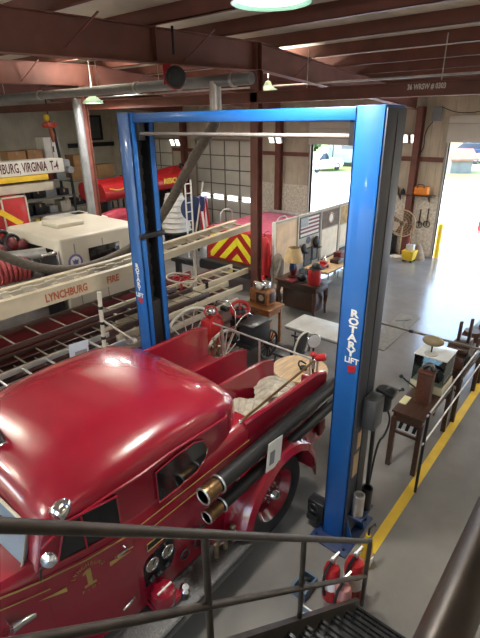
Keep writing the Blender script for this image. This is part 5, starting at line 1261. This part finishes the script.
MP = thing('mop_bucket', 'yellow mop bucket with a red wringer near the fan', 'bucket', (b.x - .35, b.y - .15, 0)); x, y = b.x - .35, b.y - .15
MB().rings([[(x + sx * s, y + sy * s, z) for sx, sy in ((-.2, -.2), (.2, -.2), (.2, .2), (-.2, .2))] for z, s in ((.06, .75), (.36, 1.0))]).build('bucket_body', YEL, MP)
MB().tube([(x, y, .35), (x + .02, y + .02, .75), (x + .15, y + .05, 1.2)], .016).build('mop_handle', MWOOD, MP)
MB().bx(x - .08, x + .1, y - .12, y + .12, .36, .56, .02).build('wringer', mat('grey_white_plastic', (.6, .58, .55), .5), MP)
MB().tube([(x - .02, y + .1, .5), (x - .02, y + .1, .78)], .02).build('red_grip', RED2, MP)
for sx in (-.13, .13):
    for sy in (-.13, .13): MB().cyl((x + sx, y + sy - .02, .035), (x + sx, y + sy + .02, .035), .035).build('caster', BLACK, MP)
b = at(417, 259, z=0)
o = MB(); o.lathe([(0, 0), (.24, 0), (.22, .1), (.1, .42), (.06, .5), (0, .52)], (b.x, b.y, 0)); tag(o.build('dust_sheet', mat('brown_cloth2', (.30, .22, .15), .9, 0, .3, 7, bump=.4)), 'brown sack slumped on the floor between mop bucket and door jamb', 'sack')
b = at(396, 254, z=0) + V((0, .22, 0))
o = MB(); o.bx(b.x - .2, b.x + .2, b.y - .12, b.y + .16, 0, .62, .02); o.bx(b.x - .1, b.x + .1, b.y - .05, b.y + .1, .62, .78, .02); tag(o.build('grey_machine', SATIN), 'dark grey machine on the floor left of the fan', 'machine')
m = MB(); m.bx(15.12, 15.44, 4.8, 6.2, 2.0, 2.03)
for y in (4.95, 5.9): m.prism([(15.42, y, 2.0), (15.16, y, 2.0), (15.42, y, 1.78)], (0, .02, 0))
tag(m.build('wall_shelf', DWOOD), 'narrow dark shelf across the end wall above the fan', 'shelf')
o = thing('orange_case', 'orange plastic case on the end wall shelf', 'case', (15.27, 5.22, 2.03))
MB().bx(15.15, 15.40, 4.98, 5.42, 2.031, 2.30, .05).build('case_body', ORG, o); MB().tube([(15.15, 5.1, 2.26), (15.12, 5.1, 2.36), (15.12, 5.3, 2.36), (15.15, 5.3, 2.26)], .015).build('case_handle', SATIN, o)
for i, (y, r, h, mm, nm, lb) in enumerate(((6.02, .09, .24, BRASS, 'brass_lantern', 'brass lantern at the far end of the end wall shelf'), (5.80, .07, .16, SATIN, 'dark_tin', 'dark tin beside the brass lantern on the shelf'))):
    o = MB(); o.lathe([(0, 0), (r, 0), (r, h * .5), (r * .7, h * .7), (r * .3, h), (0, h)], (15.27, y, 2.03)); tag(o.build(nm, mm), lb, 'lantern' if i == 0 else 'tin')
def flood(x, y, z, label, s=1, tilt=.4):
    t = thing('flood_light', label, 'light', (x, y, z), 0, 'twin wall flood lights')
    for d in (-.16, .16):
        h_ = MB().box((x - .14, y + d * s, z), (.10, .24 * s, .30 * s), .02, M4.Rotation(-tilt, 4, 'Y')).build('lamp_head', mat('grey_lamp_body', (.36, .34, .30), .5), t)
        MB().box((x - .20, y + d * s, z - .02), (.01, .20 * s, .25 * s), .005, M4.Rotation(-tilt, 4, 'Y')).build('lamp_glass', mat('lit_lamp', (.9, .9, .85), .3, emit=(1, .97, .9), es=1.6), h_)
    MB().bx(x - .1, x, y - .06, y + .06, z - .05, z + .05, .01).build('wall_bracket', SATIN, t)
p = at(411, 138, X=15.45); flood(15.5, p.y, p.z, 'twin flood light on the end wall above the fan')
p = at(280, 139, X=15.18); flood(15.20, 10.78, p.z, 'twin flood light on the column left of the open middle door')
p = at(178, 142, X=15.5); flood(15.5, p.y, p.z, 'twin flood light between the two closed overhead doors', 1.1)
p = at(437, 114, X=15.4)
o = thing('control_box', 'small grey control box high beside the bright open door', 'control box', (15.44, p.y, p.z - .2))
MB().bx(15.36, 15.49, p.y - .13, p.y + .13, p.z - .2, p.z + .2, .02).build('box_body', GREYP, o)
MB().tube([(15.44, p.y + .1, p.z - .2), (15.42, p.y + .3, p.z - .5), (15.42, p.y + .25, p.z - 1.0), (15.45, p.y + .45, p.z - 1.2)], .012, smooth=2).build('cable', SATIN, o)
MB().tube([(15.40, p.y - .1, p.z + .2), (15.2, p.y - .6, p.z + .02), (15.2, p.y - 1.2, p.z + .02), (15.3, p.y - 1.6, p.z + .2)], .010, smooth=2).build('cable', SATIN, o)
m = MB()
for z, y in ((1.4, 4.95), (1.35, 5.2)): m.tube([(15.44, y, z + .2), (15.42, y, z - .35)], .02); m.torus((15.43, y, z - .3), .10, .015, (1, 0, 0))
tag(m.build('hanging_tools', DWOOD), 'dark hand tools hung on the pale wall panel right of the fan', 'tools')
p = at(437, 258, z=0)
o = thing('yellow_bollard', 'yellow bollard standing outside the bright open door', 'bollard', (15.85, 4.62, -.05))
MB().lathe([(0, 0), (.09, 0), (.09, 1.08), (.06, 1.14), (0, 1.16)], (15.85, 4.62, -.05)).build('bollard_post', YEL, o)
# ================================================================== CEILING SERVICES
DK_ = thing('ceiling_duct', 'grey exhaust duct pipe running under the roof with an elbow', 'duct', (6, 9, 4.86))
MB().tube([(6, 21.3, 4.86), (6, 4.75, 4.86)], .085, 16).build('duct_pipe', GALV, DK_)
e = at(215, 82, X=6)
MB().tube([(6, e.y, 4.86), (6, e.y, 4.62), (6, e.y, 4.35)], .095, 14).build('drop_pipe', SILVER, DK_)
m = MB()
for y in (5.1, 6.3, 7.4, 10.8): m.lathe([(.0, -.03), (.10, -.03), (.10, .03), (0, .03)], (6, y, 4.86), (0, 1, 0))
m.each('duct_band', SILVER, DK_)
for y in (6.8, 8.6, 12.5): MB().cyl((6, y, 4.9), (6, y, 5.6), .008).build('hanger_rod', SILVER, DK_)
hs = [V((6, e.y, 4.36)), at(213, 128, Y=5.7), at(192, 160, Y=6.2), at(165, 213, Y=6.75), at(140, 243, Y=7.3), at(105, 262, Y=7.6), at(70, 271, Y=7.7), at(35, 268, Y=7.8), at(0, 255, Y=7.9), at(-40, 235, Y=8.0)]
o = MB(); o.tube(hs, .085, 14, smooth=2); tag(o.build('exhaust_hose', HOSEM), 'long brown flexible exhaust hose drooping from the duct past the white engine', 'hose')
c = at(176, 77, X=5.2)
HR = thing('ceiling_hose_reel', 'red-framed black reel hanging under the roof beside the grey duct', 'reel', c)
m = MB(); m.torus(c, .11, .04, (-.55, -.8, .1), 28, 10); m.build('reel_drum', BLACK, HR)
ax = V((-.55, -.8, .1)).normalized()
MB().lathe([(0, .03), (.09, .03), (.10, -.03), (0, -.03)], c, ax).build('reel_face', SATIN, HR)
MB().lathe([(0, -.09), (.155, -.09), (.155, -.05), (0, -.05)], c, ax).build('red_frame', RED2, HR)
m = MB(); m.box(c - ax * .07 + V((-.02, .15, .06)), (.12, .05, .28), .01, M4.Rotation(-.6, 4, 'Z')); m.build('red_bracket', RED2, HR)
MB().cyl(c - ax * .08 + V((0, 0, .3)), (c - ax * .08).xy.to_3d() + V((0, 0, zr(5.2) + .02)), .02).build('hanger_rod', SATIN, HR)
def lamp2(px, py, X, label, e):
    p = at(px, py, X=X)
    t = thing('shop_lamp', label, 'lamp', (p.x, p.y, p.z))
    MB().lathe([(.03, .20), (.06, .18), (.09, .10), (.20, .03), (.23, -.03), (.22, -.03), (.18, .03), (0, .06)], p, n=28).build('lamp_shade', mat('green_glass_shade', (.35, .55, .42), .15, 0, .05, 4), t)
    MB().lathe([(0, .012), (.205, .012), (.205, 0), (0, 0)], p - V((0, 0, .02)), n=24).build('lamp_diffuser', mat('lamp_glow', (.9, .97, .92), .4, emit=(.85, 1, .9), es=6), t)
    MB().cyl(p + V((0, 0, .18)), (p.x, p.y, zr(p.x) + .2), .010).build('lamp_rod', SILVER, t)
    LAMPS.append((p.x, p.y, p.z - .04, e))
lamp2(93, 102, 6.6, 'glowing shop lamp hung beside the silver pipe and steel column', 50)
lamp2(268, 91, 8.9, 'glowing shop lamp hung just right of the near steel column', 50)
lamp2(122, 76, 9.5, 'small shop lamp under the roof above the far girder', 50)
p1 = at(37, 140, Y=19.0)
# silver pipe beside the far column
a, b_ = at(82, 102, Y=10.7), at(97, 222, Y=10.7)
tag(MB().cyl((6.76, 10.6, 0), (6.76, 10.6, 4.80), .105, n=20).build('silver_pipe', GALV), 'thick vertical silver pipe beside the far steel column', 'pipe')
# thin sprinkler pipes and conduits
for i, (x, z) in enumerate(((9.3, 4.98), (11.2, 4.92))):
    o = MB(); o.tube([(x, -4, z), (x, 14, z)], .02, 8); tag(o.build('conduit', SILVER), ['thin silver conduit under the roof nearer the writing on the beam', 'thin silver conduit under the roof nearer the end wall'][i], 'conduit')
p = at(447, 55, X=8.6)
for i, (px, py) in enumerate(((448, 35), (308, 62))):
    p = at(px, py, X=8.4); o = MB(); o.cyl((p.x, p.y, 4.78), (p.x, p.y, zr(p.x) + .02), .008); o.bx(p.x - .02, p.x + .02, p.y - .02, p.y + .02, 4.74, 4.82)
    tag(o.build('hanger_rod', SILVER), ['thin hanger rod under the roof above the beam writing', 'thin hanger rod under the roof right of the near column'][i], 'rod')
# ================================================================== STORAGE AT THE FAR LEFT
def rack(name, x0, x1, y0, y1, levels, label):
    t = thing(name, label, 'rack', ((x0 + x1) / 2, (y0 + y1) / 2, 0))
    for x in (x0, x1):
        for y in (y0, y1): MB().bx(x - .03, x + .03, y - .03, y + .03, 0, levels[-1] + .06).build('upright', SATIN, t)
    for z in levels: MB().bx(x0, x1, y0, y1, z, z + .05).build('shelf', mat('grey_shelf', (.22, .21, .19), .5), t)
    return t
R1 = rack('storage_rack', 7.2, 9.9, 16.6, 17.4, [.5, 1.1, 1.7, 2.3, 2.95], 'tall storage rack with crates and a white locker on top at the far left')
R2 = rack('storage_rack', 10.1, 12.4, 16.9, 17.7, [.5, 1.2, 2.15], 'storage rack right of the crates, half hidden by the silver pipe')
random.seed(11)
def carton(x, y, z, w, d, h, mm, label, nm='carton', ct='box', g='boxes on the storage racks'):
    t = thing(nm, label, ct, (x, y, z), 0, g)
    MB().bx(x - w / 2, x + w / 2, y - d / 2, y + d / 2, z + .001, z + h, .01).build('box_body', mm, t)
    MB().bx(x - .03, x + .03, y - d / 2 - .003, y + d / 2, z + h - .12, z + h + .003).build('packing_tape', mat('packing_tape', (.42, .28, .14), .4), t)
carton(8.0, 16.9, 3.0, .62, .6, .40, CARD, 'brown crate on top of the rack, farther from the white locker')
carton(8.65, 16.9, 3.0, .55, .6, .42, CARD, 'brown crate on top of the rack right beside the white locker')
carton(10.55, 17.2, 2.2, .8, .6, .50, CARD, 'cardboard box on the second rack, lower of the stack by the silver pipe')
carton(10.65, 17.2, 2.706, .7, .6, .42, CARD, 'cardboard box on the second rack, topmost of the stack by the silver pipe')
carton(11.7, 17.2, 2.2, .8, .6, .5, CARD, 'cardboard box on the second rack, right of the silver pipe')
dark = [DWOOD, SATIN, GREYP, OFFW, MAROON, NAVY]
nm_ = ['dark brown', 'black', 'grey', 'off-white', 'dark red', 'navy']
sp = ['first from its left end', 'second from its left end', 'third from its left end', 'fourth from its left end', 'fifth from its left end']
for ri, (x0, x1, yy, lv) in enumerate(((7.2, 9.9, 16.95, (.55, 1.15, 1.75, 2.35)), (10.1, 12.4, 17.25, (.55, 1.25)))):
    for li, z in enumerate(lv):
        for k in range(5):
            st_ = (x1 - x0 - .1) / 5
            w = st_ * (.6 + .3 * random.random()); h = .22 + .22 * random.random(); q = random.choice([0, 1, 1, 2, 2, 3, 4, 5])
            carton(x0 + .05 + (k + .5) * st_, yy, z, w, .5, h, dark[q], '%s bin on the %s shelf of the %s rack, %s' % (nm_[q], ['bottom', 'second', 'third', 'fourth'][li], ['locker-topped', 'pipe-side'][ri], sp[k]), 'storage_bin', 'bin', 'bins on the storage racks')
cb_ = thing('white_locker', 'white metal locker on top of the rack beside the brown crates', 'locker', (9.35, 16.9, 3.0))
MB().bx(9.05, 9.65, 16.65, 17.2, 3.001, 3.80, .01).build('locker_body', WHITE, cb_)
MB().bx(9.345, 9.355, 16.64, 16.65, 3.05, 3.75).build('door_gap', SATIN, cb_)
MB().bx(9.38, 9.41, 16.62, 16.65, 3.3, 3.5).build('locker_handle', SATIN, cb_)
h = at(48, 125, Y=16.0)
o = thing('red_hoist', 'red and orange chain hoist hanging from the far girder', 'hoist', (h.x, 15.9, h.z - .3)); yh = 15.9
m = MB(); m.bx(h.x - .13, h.x + .13, yh - .1, yh + .1, h.z - .09, h.z + .09, .04); m.ball((h.x - .18, yh, h.z), .09); m.ball((h.x + .18, yh, h.z), .09); m.build('hoist_body', mat('orange_red', (.45, .05, .02), .4), o)
MB().ball((h.x - .07, yh, h.z + .22), .10, (1, 1, 1.2)).build('yellow_trolley', YEL, o)
MB().cyl((h.x, yh, h.z + .09), (h.x, yh, 5.3), .02).build('hanger', SATIN, o)
MB().tube([(h.x, yh, h.z - .09), (h.x + .04, yh, h.z - .3), (h.x + .05, yh, h.z - .55)], .05, rs=[.06, .08, .04]).build('chain_bag', mat('dull_orange', (.30, .09, .04), .7), o)
MB().tube([(h.x + .12, yh, h.z - .1), (h.x + .2, yh, h.z - 1.2)], .05).build('drop_hose', BLACK, o)
y_ = at(52, 222, Y=14.6)
o = thing('yellow_generator', 'yellow generator among the clutter behind the white engine roof', 'generator', (y_.x, 14.8, 0))
MB().box((y_.x, 14.8, y_.z - .1), (.8, .5, .42), .08).build('generator_body', YEL, o); MB().bx(y_.x - .4, y_.x + .4, 14.55, 15.05, 0, y_.z - .32, .02).build('stand', SATIN, o)
m = MB(); m.tube([(y_.x - .38, 14.6, y_.z), (y_.x - .38, 14.6, y_.z + .2), (y_.x + .38, 14.6, y_.z + .2), (y_.x + .38, 14.6, y_.z)], .025); m.build('roll_bar', SATIN, o)
k = at(88, 188, Y=16.5)
o = thing('red_bench', 'dark table with red and green gear piled near the silver pipe', 'table', (11.9, 15.6, 0))
MB().bx(10.9, 12.9, 15.2, 16.0, 1.75, 1.82, .01).build('table_top', DWOOD, o)
for x in (11.0, 12.8):
    for y in (15.3, 15.9): MB().bx(x - .04, x + .04, y - .04, y + .04, 0, 1.75).build('leg', DWOOD, o)
for i, (x, w, h_, mm, lb) in enumerate(((11.3, .7, .55, mat('pale_cloth', (.55, .50, .42), .9, 0, .3, 4, bump=.4), 'pale folded tarpaulin on the dark gear table'), (11.95, .6, .45, MAROON, 'dark red duffel bag on the dark gear table'), (12.6, .4, .4, mat('dark_green', (.06, .09, .06), .7), 'dark green bag on the dark gear table'))):
    o = MB(); o.ball((x, 15.6, 1.825 + h_ * .475), .5, (w * .9, .6, h_ * .95)); tag(o.build('gear_bag', mm), lb, 'bag', 'bags on the gear table')
# ================================================================== OUTSIDE
GR = mat('lawn', (.15, .20, .04), .9, 0, .3, .8)
struct(MB().bx(38, 90, -60, 80, -.05, -.02).build('grass', GR)); bpy.data.objects['grass']['kind'] = 'stuff'; tag(bpy.data.objects['grass'], 'green lawn beyond the bright concrete apron outside', 'lawn')
struct(MB().bx(46, 52, -60, 80, -.02, .0).build('street', concrete('pale_asphalt', (.42, .41, .40), (.5, .49, .47), .8, .9)))
def house(name, c, w, d, h, rh, wall_m, roof_m, label, cat, yaw=0):
    t = thing(name, label, cat, c, yaw)
    MB().bx(-d / 2, d / 2, -w / 2, w / 2, 0, h).build('wall_shell', wall_m, t, local=True)
    for s in (-1, 1):
        MB().prism([(-d / 2 - .3, s * (w / 2 + .35), h - .15), (d / 2 + .3, s * (w / 2 + .35), h - .15), (d / 2 + .3, 0, h + rh), (-d / 2 - .3, 0, h + rh)], (0, 0, .12)).build('roof_slope', roof_m, t, local=True)
    for s in (-1, 1): MB().prism([(s * d / 2, -w / 2, h), (s * d / 2, w / 2, h), (s * d / 2, 0, h + rh - .05)], (-s * .1, 0, 0)).build('gable', wall_m, t, local=True)
    return t
SHB = ribbed('grey_board', (.19, .185, .175), 1, .35, .8)
sh = house('garden_shed', (43.4, 12.15, -.02), 1.5, 1.9, 1.15, .6, SHB, mat('terracotta_roof', (.34, .14, .085), .8, 0, .15, 2), 'small grey shed with a terracotta roof beyond the right open door', 'shed', -.75)
MB().bx(-.97, -.95, -.3, .3, .0, 1.0).build('shed_door', GREYP, sh, local=True)
tr = thing('site_trailer', 'pale green site trailer seen through the middle open door', 'trailer', (44, 21.0, 0))
MB().bx(43, 46.5, 17.0, 24.4, .35, 3.1, .05).build('trailer_body', ribbed('pale_green_siding', (.30, .38, .34), 2, .3), tr)
MB().bx(42.95, 46.6, 16.9, 24.5, 3.1, 3.25, .03).build('trailer_roof', OFFW, tr)
for y in (22.3, 18.6): MB().bx(42.96, 43.0, y - .6, y + .6, 1.6, 2.5).build('trailer_window', mat('dull_glazing', (.10, .11, .11), .15), tr)
MB().bx(42.95, 43.0, 20.0, 20.9, .4, 2.5).build('trailer_door', OFFW, tr)
m = MB()
for y in (17.8, 20.5, 23.6): m.cyl((42.6, y, 0), (42.6, y, 3.1), .05)
m.each('porch_post', SATIN, tr)
MB().bx(43.1, 46.4, 17.2, 24.2, 0, .35).build('skirting', SATIN, tr)
def car(name, c, yaw, mm, label, cat, pickup=False, s=1):
    t = thing(name, label, cat, c, yaw)
    MB().rings([[(x, y, z) for x, y, z in ((px_, -.88 * s, z0), (px_, .88 * s, z0), (px_, .88 * s, z1 - .1), (px_, .75 * s, z1), (px_, -.75 * s, z1), (px_, -.88 * s, z1 - .1))] for px_, z0, z1 in ((-2.3, .45, .85), (-2.1, .3, 1.0), (0, .3, 1.05), (1.2, .3, 1.0), (2.1, .3, .9), (2.3, .45, .75))]).build('car_body', mm, t, local=True)
    x0, x1 = (-.4, 1.0) if pickup else (-1.9, .9)
    MB().rings([[(px_, -.78 * s * k, z0), (px_, .78 * s * k, z0), (px_, .66 * s * k, z1), (px_, -.66 * s * k, z1)] for px_, z0, z1, k in ((x0, 1.0, 1.05, 1), (x0 + .35, 1.0, 1.55, 1), (x1 - .6, 1.0, 1.55, 1), (x1, 1.0, 1.05, 1))]).build('cabin', DGLASS, t, local=True)
    MB().box(((x0 + x1) / 2 - .1, 0, 1.555), (x1 - x0 - .9, 1.3 * s, .05), .02).build('car_roof', mm, t, local=True)
    for px_ in (-1.4, 1.4):
        for sy in (-1, 1): MB().lathe([(0, .02), (.2, .03), (.33, .06), (.35, 0), (.33, -.08), (0, -.08)], (px_, sy * .84 * s, .35), (0, sy, 0), 20).build('wheel', TIRE, t, local=True)
    return t
p = at(320, 166, z=.4)
car('white_truck', (p.x, p.y, -.02), 3.0, WHITE, 'white pickup parked on the lawn seen through the middle open door', 'truck', True)
p = at(475, 241, z=0)
car('red_car', (p.x + 2.3, p.y - .88, -.05), 0, RED2, 'red car at the right edge of the bright apron', 'car')
car('parked_car', (52, 11.3, 0), 1.5, GREYP, 'grey car on the street behind the small shed', 'car')
car('parked_car', (60, 16.0, 0), 1.5, mat('dark_blue_car', (.03, .05, .12), .3), 'dark blue car on the far side of the street behind the shed', 'car')
wh = house('white_house', (66, 10.5, 0), 9, 8, 2.6, 1.8, WHITE, mat('grey_shingle', (.30, .28, .28), .9, 0, .2, 3), 'white house beyond the street behind the small shed', 'house', .2)
for y in (-2.5, 0, 2.5): MB().bx(-4.06, -4.0, y - .5, y + .5, .9, 2.0).build('window', mat('dull_glazing', (.10, .11, .11), .15), wh, local=True)
LEAF = mat('leaf_green', (.06, .13, .03), .8, 0, .4, 2)
def tree(x, y, r, h, label, seed):
    rnd = random.Random(seed)
    t = thing('leafy_tree', label, 'tree', (x, y, -.02), 0, 'trees beyond the doors')
    MB().tube([(x, y, 0), (x + .1, y, h * .4), (x, y + .1, h * .75)], .2, 10, rs=[.25, .18, .08]).build('trunk', DWOOD, t)
    m = MB()
    for k in range(420):
        a = rnd.random() * 2 * PI; u = rnd.random() * 2 - 1; q = r * rnd.random() ** .4
        c = V((x + q * math.cos(a) * math.sqrt(1 - u * u), y + q * math.sin(a) * math.sqrt(1 - u * u), h * .68 + q * u * .85))
        d = V((rnd.random() - .5, rnd.random() - .5, rnd.random() - .5)).normalized(); e_ = d.orthogonal().normalized(); s = .28 + .25 * rnd.random()
        f_ = d.cross(e_); m.rings([[c - e_ * s, c + f_ * s * .5, c + e_ * s, c - f_ * s * .5]], cap=False); 
        vs_ = [m.bm.verts.new(c + o_) for o_ in (-e_ * s, f_ * s * .5, e_ * s, -f_ * s * .5)]; m.bm.faces.new(vs_)
    bmesh.ops.delete(m.bm, geom=[v for v in m.bm.verts if not v.link_faces], context='VERTS')
    m.build('foliage', LEAF, t, smooth=False)
tree(42.5, 26.6, 1.6, 3.6, 'leafy tree left of the pale green trailer', 1)
for i, (x, y, r, h, lb) in enumerate(((72, 18.5, 4, 7.5, 'tall leafy tree left of the white house'), (78, 6, 4.5, 8, 'tall leafy tree right of the white house'), (70, 26, 4, 7, 'tall leafy tree far behind the pale green trailer'), (75, 33, 5, 8, 'tall leafy tree at the left behind the pale green trailer'))): tree(x, y, r, h, lb, 5 + i)
# ================================================================== CAMERA, LIGHT
cam = bpy.data.cameras.new('camera'); co = bpy.data.objects.new('camera', cam); COL.objects.link(co)
R3 = [[CX.x, -CX.y, -CX.z], [CY.x, -CY.y, -CY.z], [CZ.x, -CZ.y, -CZ.z]]
co.matrix_world = M4.Translation(EYE) @ M4(R3).to_4x4()
cam.sensor_fit = 'HORIZONTAL'; cam.sensor_width = 36; cam.lens = FPX / 480 * 36; cam.clip_start = .05; cam.clip_end = 400
SC.camera = co
w = bpy.data.worlds.new('sky'); SC.world = w; w.use_nodes = True
nt = w.node_tree; bg = nt.nodes['Background']; st = nt.nodes.new('ShaderNodeTexSky'); st.sky_type = 'NISHITA'
st.sun_disc = False; st.sun_elevation = math.radians(52); st.sun_rotation = math.radians(0); st.air_density = 1.2; st.dust_density = 2.0
nt.links.new(st.outputs['Color'], bg.inputs['Color']); bg.inputs['Strength'].default_value = SKYS
sl_ = bpy.data.lights.new('sun', 'SUN'); sl_.energy = SUNE; sl_.angle = .01; sl_.color = (.93, .97, 1)
so = bpy.data.objects.new('sun', sl_); COL.objects.link(so)
so.rotation_euler = V((.15, -.62, -.82)).to_track_quat('-Z', 'Y').to_euler()
def area(loc, sx, sy, e, col=(1, .96, .9), rot=(0, 0, 0), spread=PI):
    l = bpy.data.lights.new('lamp_light', 'AREA'); l.shape = 'RECTANGLE'; l.size = sx; l.size_y = sy; l.energy = e; l.color = col; l.spread = spread
    o = bpy.data.objects.new('lamp_light', l); COL.objects.link(o); o.location = loc; o.rotation_euler = rot; return o
for (x, y, z, e) in LAMPS:
    area((x, y, z - .02), .36, .36, e)
    area((x, y, z + .31), .30, .30, e * UPL, (1, .97, .90), (PI, 0, 0))
vs = SC.view_settings
SC.display_settings.display_device = 'sRGB'
vs.view_transform = 'Standard'; vs.look = 'None'; vs.gamma = 1; vs.use_curve_mapping = False; vs.exposure = EXPO
